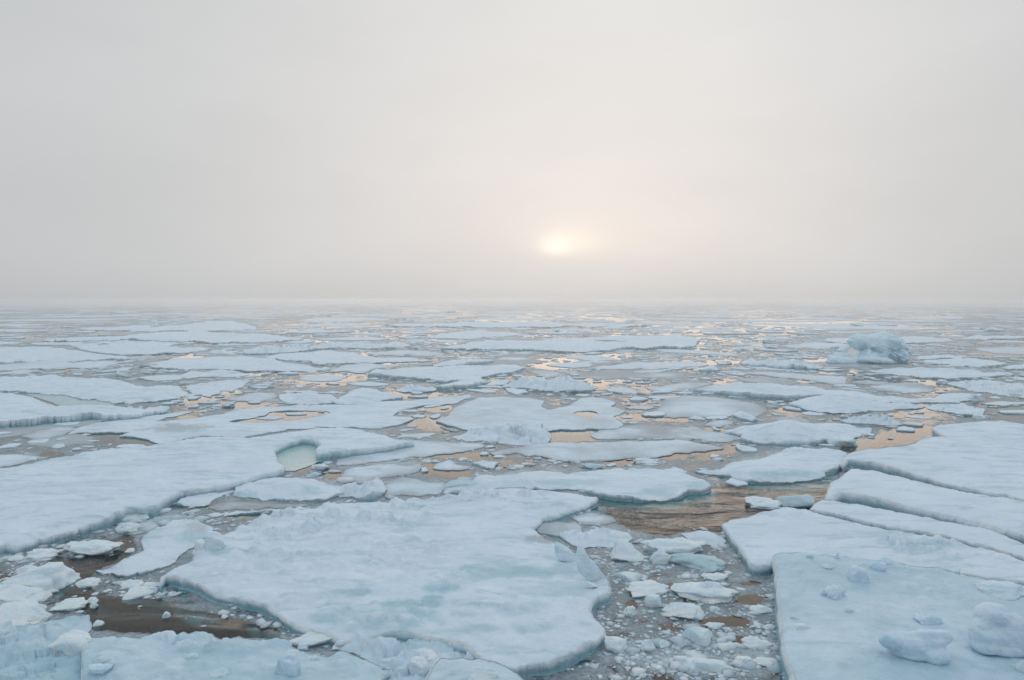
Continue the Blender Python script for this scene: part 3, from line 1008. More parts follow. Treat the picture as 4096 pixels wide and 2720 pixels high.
# --- near middle
floe('ponded', 'thin wide grey white floe with a long peach coloured pool, behind the big left floe',
     Z('M1', '450,225 500,190 620,160 800,120 1000,95 1200,75 1310,68 1250,85 1120,110 1040,140 1200,125 1400,100 1540,75 1700,50 1800,42 1950,36 2150,28 2361,25', 'M2', '150,15 300,8 500,0 700,-25 850,-37 890,-45 900,-30 800,20 600,30 440,60 390,85 370,105 500,112 520,120 430,158 300,183 0,178', 'M1', '2361,183 2100,183 1900,203 1750,228 1480,243 1250,253 1110,296 1040,278 990,258 900,243 800,240 880,215 700,215'),
     h=.13, typ='F', rough=.5, greyness=.16, hole=[Z('M1', '1540,148 1560,135 1700,115 1790,98 1820,72 1950,66 2200,66 2235,78 2150,105 2000,130 1750,142 1600,150')], grey=[('M1', 1200, 190, 260, 30, .7), ('M1', 700, 170, 150, 30, .4)], wet=[('M1', 1250, 205, 160, 18, .5)], foot=.2)
floe('ring', 'pale flat floe with a small round hole of open water near its right end',
     Z('M2', '660,140 750,100 790,45 860,15 960,-25 1100,-30 1300,-20 1400,0 1370,40 1430,60 1570,30 1650,-15 1780,-20 1880,15 1840,40 1900,55 1945,70 1860,105 1900,140 1930,165 1880,190 1700,188 1500,193 1420,203 1300,198 1200,178 1050,178 900,198 800,178 720,158'),
     h=.13, typ='F', rough=.5, greyness=.25, hole=[Z('M2', '1585,85 1610,70 1690,65 1750,75 1762,90 1730,108 1690,118 1640,108')], foot=.25)
floe('rubble', 'ridge of white rubble ice along the near side of the floe with the round hole',
     Z('M2', '760,245 870,220 885,195 960,205 1050,185 1150,178 1230,188 1330,203 1440,215 1440,250 1420,283 1340,293 1240,298 1120,290 1030,272 900,272 830,262'), h=.10, rub=.62, rubs=1.3, name='ice_heap', cat='ice heap')
floe('greyA', 'thin grey ice sheet just right of the raised tip of the big left floe',
     Z('M2', '-10,440 0,395 120,340 250,292 400,270 700,275 970,290 1000,310 900,335 700,360 500,380 300,410 130,432'), h=.07, typ='G', greyness=.36)
floe('greyB', 'long pale grey sheet with soft edges stretching to the right below the rubble ridge',
     Z('M2', '1025,350 1100,330 1250,310 1300,290 1500,280 1800,280 2100,270 2361,268', 'M3', '100,270 250,295 340,320 270,330 150,340 0,352', 'M2', '2250,365 2130,385 1980,385 1800,405 1560,410 1480,400 1380,375 1200,350 1060,370'), h=.09, typ='G', greyness=.28)
floe('greyC', 'mottled grey floe with a lumpy surface beside brown water, above the jagged heap',
     Z('M2', '20,510 60,460 200,440 350,425 550,425 575,440 540,480 430,500 280,522 180,555 80,548'), h=.10, typ='G', greyness=.33, rub=.05)
floe('greyD', 'small wedge of grey ice afloat in the brown pool, middle of the view',
     Z('M2', '640,455 680,420 760,395 800,430 900,445 890,460 700,467'), h=.08, typ='G', greyness=.3, rub=.08)
floe('greyE', 'soggy grey ice sheet lying between the jagged heap and the long floe to its right',
     Z('M2', '320,570 420,520 520,525 720,550 730,575 700,625 560,645 400,640 310,650 335,610'), h=.05, typ='G', greyness=.62, wet_shade=.3)
floe('longmid', 'thick white floe with ragged wet near edge, directly behind the central floe',
     Z('M2', '930,510 1000,500 1100,490 1250,465 1400,450 1500,460 1600,480 1700,478 1900,455 2100,437 2280,440 2361,470', 'M3', '60,470 140,505 200,530 250,570 200,595', 'M2', '2361,600 2250,638 2100,648 1950,645 1800,627 1700,598 1650,578 1550,568 1400,573 1250,578 1100,585 1020,585 920,600 800,600 715,603 745,562 800,545 840,535 900,545'),
     h=.30, wet=[('M2', 1500, 560, 450, 30, .5), ('M2', 2150, 620, 200, 30, .6), ('M3', 150, 575, 120, 30, .7), ('M2', 850, 590, 120, 20, .5), ('M2', 1150, 520, 150, 25, .3)], lump=.25, lumpmask=[('M2', 1250, 540, 350, 45, .7)], foot=.45)
floe('tiltleft', 'tilted white floe with a dark undercut left face, left of the cracked slabs',
     Z('M3', '140,445 200,437 300,440 420,400 560,370 700,330 800,310 950,320 1100,330 1165,350 1150,395 1125,430 1080,452 1010,462 1020,485 900,508 700,518 500,522 420,500 300,470'), h=.36, hump=.2, hw=2.0, wet=[('M3', 700, 495, 300, 28, .6), ('M3', 850, 345, 180, 16, .4)], greyness=.05, foot=.6)
floe('peak', 'white snow mound rising to a point, just beyond the tilted undercut floe',
     Z('M3', '330,205 450,180 600,160 700,150 800,140 930,148 1000,142 1150,152 1330,182 1330,200 1250,230 1100,258 950,283 850,288 700,288 560,278 450,255 460,235'), h=.24, hump=.35, hw=2.4, peaks=[('M3', 785, 160, .85, 1.9)], wet=[('M3', 800, 275, 300, 14, .4)], foot=.5)
floe('berglet', 'low white floe with frost tufts along its top, in brown water at right',
     Z('M3', '1120,132 1180,122 1280,112 1380,108 1450,125 1550,150 1450,158 1280,150 1180,147'), h=.22, rub=.35, rubs=.6)
floe('hill', 'broad snow hill with a raised hollow on top, lower right middle distance',
     Z('T3', '770,778 880,755 950,735 1020,728 1130,735 1250,752 1400,762 1600,770 1700,780 1640,795 1400,805 1250,823 1080,828 950,813 850,795'), h=.35, hump=.5, hw=3.0, peaks=[('T3', 1000, 745, .4, 1.6), ('T3', 1130, 748, .35, 1.5)])
floe('longright', 'very long white floe behind the snow hill at right, pointed at both ends',
     Z('T3', '90,690 200,680 350,665 500,655 580,648 650,655 800,662 950,660 1030,685 1200,690 1400,720 1600,735 1750,730 1900,700 2080,705 2000,745 1900,760 1700,760 1500,760 1200,752 1000,716 800,742 600,736 400,718 250,700'), h=.28, peaks=[('T3', 575, 655, .6, 5)], wet=[('T3', 350, 735, 300, 12, .4)], greyness=.12)
floe('tiltchip', 'small tilted chip of ice with one bright snowy face, amid grey slush at right',
     Z('M3', '400,92 440,70 500,85 565,122 520,126 440,112'), h=.3, hump=.35, hw=.8, name='ice_chunk', cat='ice chunk')
floe('greyF', 'grey slushy sheet with scattered pools in front of the very long right floe',
     Z('T3', '-60,740 60,725 250,735 420,755 570,785 640,830 560,870 420,860 300,880 150,870 0,880 -120,850'), h=.06, typ='G', greyness=.33)
floe('greyG', 'ragged light grey sheet between the long pale grey one and the pointed mound',
     Z('M2', '1700,230 1800,190 1950,170 2100,160 2361,180', 'M3', '100,170 250,210 350,215 440,245 380,280 250,280 100,262', 'M2', '2361,258 2100,258 1850,265 1750,262'), h=.045, typ='G', greyness=.5)
floe('edgeleft', 'flat grey white sheet at the left edge just behind the huge left floe',
     Z('M1', '-300,375 0,362 130,360 280,375 240,398 0,447 -300,500'), h=.10, typ='G', greyness=.25)
floe('trimleft', 'small white floe trimmed with slush at the back rim of the huge left floe',
     Z('M1', '780,318 800,300 900,293 970,292 990,305 1000,312 860,322'), h=.12)
floe('slushleft', 'soft grey snowy sheet in front of the long drifted floe at the left edge',
     Z('M1', '140,240 230,205 330,190 460,178 520,185 480,205 430,230 330,255 230,262'), h=.10, typ='G', greyness=.3)
floe('chipfloe', 'thin cream coloured plate of ice adrift beside the pointed tip of the right slab',
     Z('M3', '40,890 130,876 230,872 300,900 355,940 330,960 200,962 110,935'), h=.10, typ='F', rough=.3, greyness=.22, foot=.15)
floe('whitebrash', 'whitish lumpy raft of frozen rubble at the right rim of the central floe',
     Z('M2', '1480,900 1560,885 1680,870 1840,850 1960,880 1992,920 1940,960 1850,985 1760,975 1650,985 1560,950'), h=.12, rub=.22, rubs=.7, wet_shade=.12, greyness=.2)
floe('wetslab', 'dark wet slab of clear ice wedged by the right rim of the central floe',
     Z('M2', '1335,850 1370,812 1450,800 1560,815 1640,840 1640,870 1560,895 1480,905 1420,885'), h=.16, typ='F', rough=.4, greyness=.65, wet_shade=.1)
floe('greyslab', 'flat grey plate of ice between the central floe and the rippled brown channel',
     Z('M2', '1575,790 1640,765 1740,755 1850,780 1885,815 1800,835 1660,838'), h=.06, typ='G', greyness=.6)
floe('leadstrip', 'long thin sliver of white ice lying in the lead left of the central floe',
     Z('M1', '1355,765 1450,748 1600,740 1800,735 1900,732 1880,745 1700,755 1560,765 1450,775'), h=.12, typ='F', rough=.4)
floe('backrim', 'rough white raft of ice along the back rim of the central floe',
     Z('M1', '1900,745 1960,720 2080,705 2120,715 2080,735 1980,755'), h=.2, rub=.2, rubs=.8)
floe('leadgrey', 'soggy grey green sheet in the lead behind the central floe at left',
     Z('M1', '1400,725 1500,690 1720,690 1950,700 2150,705 1900,725 1700,735 1480,745'), h=.035, typ='G', greyness=.75)
floe('shore', 'low grey shelf of slush between the dark lead and the thin snowy floe',
     Z('M1', '860,870 960,820 1080,800 1180,800 1060,850 950,900 900,910'), h=.04, typ='G', greyness=.7)

# --- middle distance, left
floe('drift', 'wide smooth white floe at the left edge, turquoise near edge, pale pool in front',
     Z('T1', '-400,620 0,600 100,597 500,599 700,604 800,621 950,650 1200,655 1260,685 1265,702 1200,720 1080,738 950,748 760,758 740,744 640,730 500,718 360,700 180,690 0,685 -400,690'), amp=.12, h=.42, foot=1.6)
floe('drift2', 'long drifted floe at the left edge with a dark hollow under its near side',
     Z('T1', '-400,712 0,705 140,720 310,768 390,792 360,828', 'M1', '550,52 700,57 950,70 1050,52 1140,47 1130,60 1000,85 850,108 700,118 640,105 520,118 430,130 300,132 100,155 0,165 -400,190'), amp=.12, h=.38, peaks=[('M1', 600, 60, .25, 5), ('M1', 250, 80, .25, 6)], hump=.12, hw=2, foot=.8)
pond('drift2', Z('T1', '60,700 180,698 360,710 550,726 740,748 775,770 770,800 560,818 450,840 370,835 395,795 310,762 140,715'))
floe('t4', 'white floe with a dark near edge behind the smooth turquoise edged one at left',
     Z('T1', '975,512 1100,492 1250,467 1450,457 1700,457 1850,475 1900,500 2000,515 2230,535 2200,548 2060,553 1900,552 1750,552 1600,546 1500,540 1350,538 1180,540 1050,535 1010,525'), amp=.12, h=.32)
floe('t5', 'broad snowy floe meeting the turquoise ridge, left of the middle',
     Z('T1', '1780,468 1900,442 2060,432 2160,415 2220,413 2361,438', 'T2', '100,432 170,460 350,470 480,468 620,480 540,488 430,493 250,498 100,498', 'T1', '2300,508 2120,512 2100,490 1900,482'), amp=.12, h=.32)
floe('t6', 'narrow lens of white ice right of the smooth turquoise edged floe',
     Z('T1', '920,602 960,590 1150,578 1400,562 1560,556 1625,566 1520,578 1300,598 1150,613 1000,615'), amp=.12, h=.28, greyness=.1)
floe('t7', 'white floe at the left edge ending in a sharp point over peach coloured water',
     Z('T1', '-300,402 0,400 200,396 430,401 520,420 700,450 880,468 860,476 760,473 600,482 400,486 200,488 0,491 -300,492'), amp=.12, h=.4)
floe('t8', 'white floe with a long thin right arm, next beyond the sharply pointed left floe',
     Z('T1', '490,397 600,382 800,367 1000,360 1220,363 1225,371 1130,392 1300,398 1420,405 1330,424 1100,438 900,448 830,452 700,438 560,418'), amp=.12, h=.28)
floe('t9', 'very long straight white floe with a dark edge, left middle distance',
     Z('T1', '285,352 340,339 500,327 700,327 850,317 1000,302 1200,293 1500,302 1800,311 1900,325 2050,344 2000,349 1850,351 1600,356 1350,356 1230,360 1000,350 700,349 500,351'), amp=.12, h=.55)
floe('t10', 'slim strip of white ice just in front of the very long straight floe',
     Z('T1', '200,375 300,366 600,361 900,359 1000,362 700,377 400,382 260,383'), amp=.12, h=.2)
floe('t11', 'far white floe with an upright block of ice on its back rim, at left',
     Z('T1', '520,279 640,262 900,249 1000,246 1100,262 1300,244 1400,225 1500,224 1650,241 1730,265 1720,279 1500,288 1200,288 950,288 750,284'), amp=.12, h=.4, peaks=[('T1', 1400, 235, 1.2, 9)])
chunk('upright bluish block standing on the rim of a far white floe at left', 'T1', (1012, 238, 1070, 276), kind='crag', on='t11', proto=4)
floe('ridge', 'long jagged ridge of ice with a turquoise waterline, ending in a humped block',
     Z('T1', '1640,432 1650,412 1720,418 1830,402 1900,395 2000,393 2150,391 2200,372 2250,368 2290,378 2285,400 2180,406 2060,417 1900,427 1760,440 1680,440'), amp=.12, h=.45, rub=.75, rubs=2.0, peaks=[('T1', 2245, 385, 1.2, 1.6)], foot=1.5, name='ice_ridge', cat='ice ridge')
floe('domes', 'cluster of rounded white ice domes right of the long jagged ridge',
     Z('T2', '-60,400 -30,375 30,362 80,378 200,380 320,382 380,365 430,372 500,390 430,395 330,410 200,406 100,403'), amp=.12, h=.3, hump=.4, hw=2, rub=.35, rubs=3, peaks=[('T2', 35, 372, 1.2, 2.2), ('T2', 380, 378, 1.1, 3.2)])
floe('t13', 'small ragged white floe by the left end of the long jagged ridge',
     Z('T1', '1400,440 1430,422 1500,426 1600,426 1612,434 1500,442'), amp=.12, h=.2, rub=.3, rubs=1.2)
floe('t15', 'thin grey sheet behind the smooth floe at the left edge',
     Z('T1', '-200,530 0,520 200,500 500,492 700,489 800,500 950,492 750,520 700,540 400,550 250,545 0,560 -200,565'), amp=.12, h=.09, typ='G', greyness=.22)
floe('t16', 'small pale sheet at the left edge right behind the smooth turquoise edged floe',
     Z('T1', '-200,575 0,570 150,550 270,550 230,575 100,588 -200,590'), amp=.12, h=.09, typ='G', greyness=.15)
floe('t17', 'oval raft of lumpy white ice beside the peach coloured pool, left of the middle',
     Z('T1', '1880,725 1920,708 2100,710 2240,716 2280,745 2240,775 2100,788 1950,780 1890,752'), amp=.12, h=.16, rub=.2, rubs=1.2)
floe('t17b', 'narrow white bar of ice lying behind the oval lumpy raft',
     Z('T1', '1910,692 2050,688 2290,690 2270,704 2100,705 1920,704'), amp=.12, h=.2, rub=.1, rubs=1)
floe('t3', 'pale grey white floe with ragged right side, right of the turquoise edged floe',
     Z('T1', '1250,660 1350,640 1500,625 1650,620 1700,625 1640,655 1640,668 1560,690 1480,692 1480,712 1400,730 1320,718 1270,690'), amp=.12, h=.14, typ='F', greyness=.2)
floe('t18', 'flat grey sheet reaching up to the left side of the oval lumpy raft',
     Z('T1', '1470,752 1600,735 1680,708 1850,706 1875,735 1820,753 1680,765'), amp=.12, h=.09, typ='G', greyness=.25)
chunk('little white lump sitting on a grey floating scrap, left middle distance', 'T1', (1490, 778, 1575, 814), kind='crag')
chunk('little grey white lump left of a slightly larger white one', 'T1', (1430, 795, 1485, 815), kind='ang')
chunk('star shaped white block at the right end of the smooth left edge floe', 'T1', (770, 566, 870, 606), kind='crag', proto=4)

# --- middle distance, centre
floe('u1', 'white floe with snow hummocks and a curved near arm, in the centre middle distance',
     Z('T2', '205,580 260,545 350,562 430,542 540,532 700,527 850,521 1000,520 1150,517 1270,530 1200,558 1050,578 970,593 960,612 1020,630 950,646 830,666 740,668 660,660 750,653 820,647 850,638 780,628 700,625 600,608 500,603 350,593 260,588'), amp=.12, h=.36, peaks=[('T2', 270, 560, .5, 2.2), ('T2', 530, 545, .5, 3), ('T2', 830, 620, .35, 3)], foot=1.0)
floe('u2', 'smooth white wedge of ice with a turquoise reflection, behind the hummocked centre floe',
     Z('T2', '640,522 680,502 800,484 880,488 950,480 1050,480 1055,488 950,503 850,517 740,522'), amp=.12, h=.45, hump=.25, hw=2, foot=2.5, peaks=[('T2', 870, 495, .3, 2.5)])
floe('u3', 'great flat white floe with a dark near edge, below the sun',
     Z('T2', '690,402 800,386 1000,353 1150,348 1350,352 1450,342 1620,332 1800,322 2100,317 2361,319', 'T3', '100,316 180,335 140,388 0,392', 'T2', '2200,388 2100,398 1900,399 1700,416 1500,417 1380,412 1200,409 1000,405 850,403'), amp=.12, h=.62, foot=1.0, hole=[Z('T2', '1680,352 1760,347 1900,349 1990,352 1880,355 1740,356')])
floe('u4', 'very long narrow white floe far out below the sun',
     Z('T2', '320,250 400,241 700,237 1000,232 1300,228 1700,237 2000,246 2100,250 1950,260 1700,260 1400,263 1000,263 700,259 450,257'), amp=.12, h=.5)
floe('u5', 'pale floe just in front of the very long narrow one, centre far distance',
     Z('T2', '570,330 700,311 850,291 950,287 1150,296 1250,310 1200,317 1050,328 900,343 700,338'), amp=.12, h=.25, greyness=.15)
floe('u6', 'rounded snow dome tapering to the right, in front of the hummocked centre floe',
     Z('T2', '30,725 90,690 180,680 260,684 350,707 440,730 420,738 330,745 240,768 150,776 0,773 -40,762'), amp=.12, h=.3, hump=.45, hw=1.6)
floe('u7', 'heap of small white rubble between the snow dome and the humped white raft',
     Z('T2', '385,688 450,670 520,662 600,668 660,675 670,690 600,700 500,700 420,697'), amp=.12, h=.12, rub=.4, rubs=1.2)
floe('u8', 'humped raft of crumbled white ice, centre middle distance',
     Z('T2', '1105,657 1150,645 1250,636 1350,640 1440,630 1500,618 1590,622 1585,645 1680,665 1745,678 1700,688 1600,693 1480,688 1320,683 1280,673 1130,668'), amp=.12, h=.25, rub=.6, rubs=1.8, hump=.25, hw=1.5, peaks=[('T2', 1520, 630, .5, 2)])
floe('u9', 'small clean white floe touching the left end of the humped raft',
     Z('T2', '1000,650 1060,622 1140,618 1160,630 1120,650 1020,655'), amp=.12, h=.22)
floe('u10', 'small rounded white floe standing alone right of the humped raft',
     Z('T2', '1810,682 1850,668 1950,672 2030,690 2020,706 1900,704 1830,696'), amp=.12, h=.18, hump=.3, hw=1.2)
floe('u11', 'grey pancake of thin ice in the bright peach coloured water below the sun',
     Z('T2', '1270,555 1330,550 1480,560 1505,580 1480,600 1390,600 1330,580'), amp=.12, h=.08, typ='G', greyness=.5)
floe('u12', 'pale sheet of ice reaching right from the bright peach coloured water',
     Z('T2', '1750,532 1900,512 2100,502 2361,499', 'T3', '150,505 240,520 170,534 0,545', 'T2', '2200,545 1980,550 1850,550 1700,545'), amp=.12, h=.12, typ='G', greyness=.2)
floe('u13', 'thin pale lens of ice just in front of the sheet by the bright peach water',
     Z('T2', '1990,562 2100,556 2300,541 2330,548 2150,570 2040,571'), amp=.12, h=.12, greyness=.2)
floe('u14', 'dark grey sheet of new ice in the centre middle distance',
     Z('T2', '1650,605 1750,562 2000,562 2361,572', 'T3', '80,580 60,610 -50,620', 'T2', '2200,610 2000,612 1800,620'), amp=.12, h=.035, typ='G', greyness=.85)
floe('u15', 'narrow white sliver of ice left of the grey slushy sheet, right of the middle',
     Z('T2', '2080,732 2150,723 2320,729 2300,739 2120,742'), amp=.12, h=.15)
floe('u17', 'small grey lens in brown water right of the round holed floe',
     Z('T2', '1940,810 1980,792 2100,795 2150,808 2080,821'), amp=.12, h=.10, typ='G', greyness=.35)
floe('u18', 'little white oval floe just beyond the rightmost tip of the round holed floe',
     Z('M2', '2050,92 2090,77 2200,73 2218,90 2150,104 2080,103'), amp=.12, h=.14, greyness=.05)
floe('u19', 'wide pale grey sheet left of the hummocked centre floe',
     Z('T2', '-60,560 40,520 150,505 300,515 400,535 250,545 180,575 60,560'), amp=.12, h=.14, typ='G', greyness=.15)
floe('u20', 'dull grey sheet behind the hummocked centre floe, crossed by pools',
     Z('T2', '1000,520 1180,440 1300,420 1420,430 1260,470 1440,500 1300,512 1200,518'), amp=.12, h=.03, typ='G', greyness=.9)
floe('u21', 'long grey white sheet at the left of the flat floe below the sun',
     Z('T2', '200,440 380,422 600,425 740,445 700,458 450,460 250,452'), amp=.12, h=.12, typ='G', greyness=.3)
floe('u22', 'thin drifting plate at the left point of the round holed floe',
     Z('M2', '620,110 650,95 695,90 690,105 650,120'), amp=.12, h=.12, typ='F', greyness=.15)
floe('u23', 'small thin plate left of the round holed floe, near a second one',
     Z('M2', '495,100 540,92 600,100 580,114 520,115'), amp=.12, h=.10, typ='F', greyness=.15)
floe('u24', 'slim ice splinter along the lower left edge of the round holed floe',
     Z('M2', '690,175 780,185 830,200 800,208 740,196'), amp=.12, h=.10, typ='G', greyness=.35)
chunk('round white lump on the grey sheet by the rubble at the left middle', 'M2', (960, 352, 1020, 376), kind='soft')
chunk('white sliver of ice floating in the small brown pool, middle of the view', 'M2', (565, 398, 636, 420), kind='soft', flat=.6)

# --- middle distance, right
iceberg()
floe('v2', 'low blue white ice tongue with a shadowed left end, left of the iceberg',
     Z('T3', '450,498 480,478 540,476 560,488 610,490 700,494 760,486 820,480 860,498 950,512 1010,526 980,538 850,537 700,532 560,520 500,512'), amp=.12, h=.4, rub=.45, rubs=2, peaks=[('T3', 500, 480, 1.3, 1.7), ('T3', 800, 495, .8, 2.5)], wet=[('T3', 620, 505, 100, 14, .5)], foot=1.2, name='ice_ridge', cat='ice ridge')
floe('v3', 'small lopsided block of ice alone in peach water, left of the blue white tongue',
     Z('T3', '165,548 225,535 260,530 300,542 292,555 220,560'), amp=.12, h=.3, hump=.5, hw=.8, peaks=[('T3', 260, 538, .5, .9)], name='ice_chunk', cat='ice chunk')
floe('v4', 'flat white floe with a pointed left tip in front of the iceberg',
     Z('T3', '1310,552 1450,546 1650,536 1850,541 2000,550 2200,565 2300,580 2100,598 1950,603 1850,611 1650,598 1500,580 1420,566'), amp=.12, h=.28)
floe('v5', 'narrow white floe touching the right foot of the iceberg',
     Z('T3', '1590,496 1700,486 1850,481 2000,471 2150,490 2250,510 2150,518 1950,523 1750,508'), amp=.12, h=.25)
floe('v6', 'thin white floe behind the narrow one at the right foot of the iceberg',
     Z('T3', '1600,475 1700,456 1850,446 1990,459 1850,469 1720,478'), amp=.12, h=.22)
floe('v7', 'white floe directly behind the right half of the iceberg',
     Z('T3', '1430,345 1500,335 1650,326 1850,341 1890,355 1700,368 1550,372'), amp=.12, h=.3)
floe('v7b', 'pale floe directly behind the left head of the iceberg',
     Z('T3', '990,352 1150,337 1250,340 1240,372 1100,368'), amp=.12, h=.3)
floe('v8', 'straight white floe at the right edge beyond the iceberg',
     Z('T3', '1940,340 2050,317 2200,319 2361,321 2600,326 2600,345 2200,342 2000,341'), amp=.12, h=.3)
floe('v9', 'flat grey white sheet left of the iceberg heads',
     Z('T3', '690,392 900,368 1100,371 1200,386 1180,409 1000,414 800,405'), amp=.12, h=.15, typ='G', greyness=.2)
floe('v10', 'white floe cut by the right edge, level with the iceberg waterline',
     Z('T3', '2200,540 2280,522 2361,511 2600,506 2600,548 2361,545'), amp=.12, h=.25)
floe('v11', 'field of crumbled white rubble at the right edge, in front of the iceberg',
     Z('T3', '1830,640 1950,627 2100,622 2250,640 2361,650 2600,660 2600,730 2361,733 2200,718 2000,688 1880,658'), amp=.12, h=.15, rub=.32, rubs=1.2)
floe('v12', 'dull grey sheet with two small pools, below the flat floe in front of the iceberg',
     Z('T3', '1320,665 1450,640 1650,640 1770,690 1720,705 1500,705 1400,695'), amp=.12, h=.05, typ='G', greyness=.6)
floe('v13', 'long slushy white strip slanting under the blue white tongue',
     Z('T3', '460,575 560,565 760,570 850,580 1000,590 1170,600 1160,648 1000,638 800,610 600,585'), amp=.12, h=.13, typ='G', greyness=.2)
floe('v14', 'darker grey sheet below the slanting slushy strip, right of the middle',
     Z('T3', '410,620 600,600 750,610 860,640 780,660 600,645'), amp=.12, h=.05, typ='G', greyness=.65)
floe('v15', 'dark grey sheet left of the very long right floe',
     Z('T3', '-200,670 0,650 100,630 250,640 260,650 150,680 0,698 -150,700'), amp=.12, h=.05, typ='G', greyness=.6)
floe('v17', 'small white raft near the right edge above the broad snow slab',
     Z('M3', '1700,45 1760,28 1880,30 1960,25 2100,60 2080,90 1930,94 1840,70'), amp=.12, h=.2, rub=.2, rubs=.9)
floe('v17b', 'thin flat floe at the right edge above the broad snow slab',
     Z('T3', '2070,776 2200,762 2361,770 2600,772 2600,790 2300,785 2120,785'), amp=.12, h=.14)
floe('v18', 'small snowy plate at the right of the tilted chip, with slush around it',
     Z('M3', '205,120 260,103 350,100 365,114 280,122'), amp=.12, h=.14)
floe('v19', 'pale grey sheet left of the pointed mound with the long grey one before it',
     Z('M3', '190,165 260,138 330,130 400,140 390,160 300,180'), amp=.12, h=.10, typ='G', greyness=.2)
chunk('bluish lump of ice at the left tip of the rubble field at right', 'T3', (1785, 630, 1845, 655), kind='ang')
chunk('round white lump right of the snow hill, near the right edge', 'T3', (1978, 730, 2095, 768), kind='soft')
chunk('tilted block of ice floating by the left corner of the broad right slab', 'M3', (1060, 258, 1226, 322), kind='ang', proto=3)
chunk('brownish lump behind the back rim of the broad right slab', 'M3', (2030, 108, 2095, 135), kind='ang', mat=M_BRASH)

# --- chunks of the foreground
chunk('big pale rounded boulder of ice at the left edge of the brown lead', 'B1', (20, 262, 412, 432), kind='soft', proto=1)
chunk('smooth white boulder below the big pale one at the left edge', 'B1', (-120, 372, 266, 505), kind='soft', proto=3)
chunk('small white cap of ice on top left of the big pale boulder', 'B1', (120, 240, 235, 292), kind='soft')
chunk('grey white wedge of ice third from the top at the left edge', 'B1', (-90, 500, 262, 640), kind='ang', proto=5)
chunk('round white lump at the left edge above the waterlogged sheet', 'B1', (-60, 655, 68, 760), kind='soft')
chunk('white block frozen into the waterlogged sheet, beside the wet bluish floe', 'B1', (362, 722, 580, 850), kind='ang', proto=0)
chunk('small white lump in the waterlogged sheet, left of its white block', 'B1', (300, 672, 402, 725), kind='soft')
chunk('round pale lump near the grey white wedge at left', 'B1', (195, 582, 258, 625), kind='soft')
chunk('low white plate half sunk in the brown lead at left', 'B1', (380, 478, 552, 540), kind='soft', flat=.5)
chunk('knobbly lump floating in the brown water left of the central floe', 'B1', (525, 330, 655, 385), kind='crag')
chunk('largest white block of the little cluster at the left tip of the central floe', 'B1', (845, 392, 1012, 465), kind='ang', proto=1)
chunk('white fragment touching the left tip of the central floe', 'B1', (995, 382, 1075, 428), kind='ang')
chunk('flat white fragment behind the block by the left tip of the central floe', 'B1', (820, 345, 955, 395), kind='crag')
chunk('pale fragment behind the left tip of the central floe', 'B1', (960, 350, 1070, 385), kind='soft')
chunk('small round lump under the left tip of the central floe', 'B1', (1045, 425, 1100, 462), kind='soft')
chunk('small white lump in brown water, upper one of a pair in the lead', 'B1', (582, 458, 655, 492), kind='ang')
chunk('small dark spotted lump, lower one of a pair in the lead', 'B1', (610, 495, 655, 530), kind='soft')
chunk('tiny white lump drifting before the wet bluish floe', 'B1', (1100, 562, 1142, 596), kind='ang')
chunk('white lump by the left corner of the wet bluish floe', 'B1', (630, 620, 685, 655), kind='ang')
chunk('sliver of white ice lying diagonally in the dark lead at left', 'B1', (440, 95, 765, 170), kind='crag', flat=.5, proto=2)
chunk('flat white scrap at the lower edge of the dark lead at left', 'B1', (165, 140, 360, 202), kind='crag', flat=.5)
chunk('pale plate of ice near the left edge above the big boulder', 'B1', (60, 175, 152, 210), kind='soft')
chunk('small lump in the dark lead near the thin snowy floe', 'B1', (850, 130, 902, 158), kind='soft')
chunk('white lump under the edge of the huge left floe, beginning of the lead', 'M1', (790, 835, 930, 900), kind='crag')
chunk('crumbled white lump right below the near corner of the huge left floe', 'M1', (800, 755, 1000, 825), kind='crag', proto=1)
chunk('angular grey lump in the lead below the near corner of the huge left floe', 'M1', (1050, 765, 1225, 830), kind='ang', mat=M_CLEAR)
chunk('upright block of ice on the far left rim of the central floe', 'B1', (1390, 42, 1510, 150), kind='ang', on='central', proto=4)
chunk('small broken block behind the far left rim of the central floe', 'B1', (1305, 80, 1400, 140), kind='ang', on='central')
chunk('pointed white block standing on the back rim of the central floe', 'M1', (1830, 740, 1895, 790), kind='ang', on='central', proto=2)
chunk('pebble like white lump beside the greenish pond of the left floe', 'M1', (2100, 432, 2208, 482), kind='soft')
chunk('small lump in slush at the right of the low snow mound', 'M1', (2085, 485, 2162, 518), kind='soft')
chunk('clear grey block between the jagged heap and the central floe', 'M2', (712, 555, 1000, 612), kind='ang', mat=M_CLEAR, flat=.6)
chunk('pointed pale shard behind the central floe', 'M2', (800, 520, 905, 560), kind='ang', mat=M_CLEAR)
chunk('white lump at the wet near edge of the floe behind the central one', 'M2', (1640, 430, 1790, 468), kind='crag', mat=M_CLEAR)
chunk('cluster of white crumbs by the tilted floe', 'M2', (2000, 392, 2175, 442), kind='crag')
chunk('long floe fragment lying against the near corner of the bottom floe', 'B1', (1945, 685, 2255, 790), kind='ang', proto=6)
chunk('pale round lump right of the long fragment at the bottom', 'B1', (2255, 725, 2420, 810), kind='soft')
chunk('bluish lump wedged between the central floe and the bottom floe', 'B1', (2170, 700, 2270, 755), kind='ang', mat=M_CLEAR)
chunk('pale slab of broken ice in front of the central floe, left of the dome', 'B2', (410, 775, 700, 925), kind='ang', proto=0, flat=.5)
chunk('flat broken slab touching the bottom floe in front of the central floe', 'B2', (290, 815, 450, 925), kind='ang', flat=.5)
chunk('round rubble lump under the near edge of the central floe', 'B2', (0, 710, 190, 800), kind='soft')
chunk('blue white spiky lump beside the domed block at the bottom edge', 'B2', (470, 895, 610, 1020), kind='ang', proto=3)
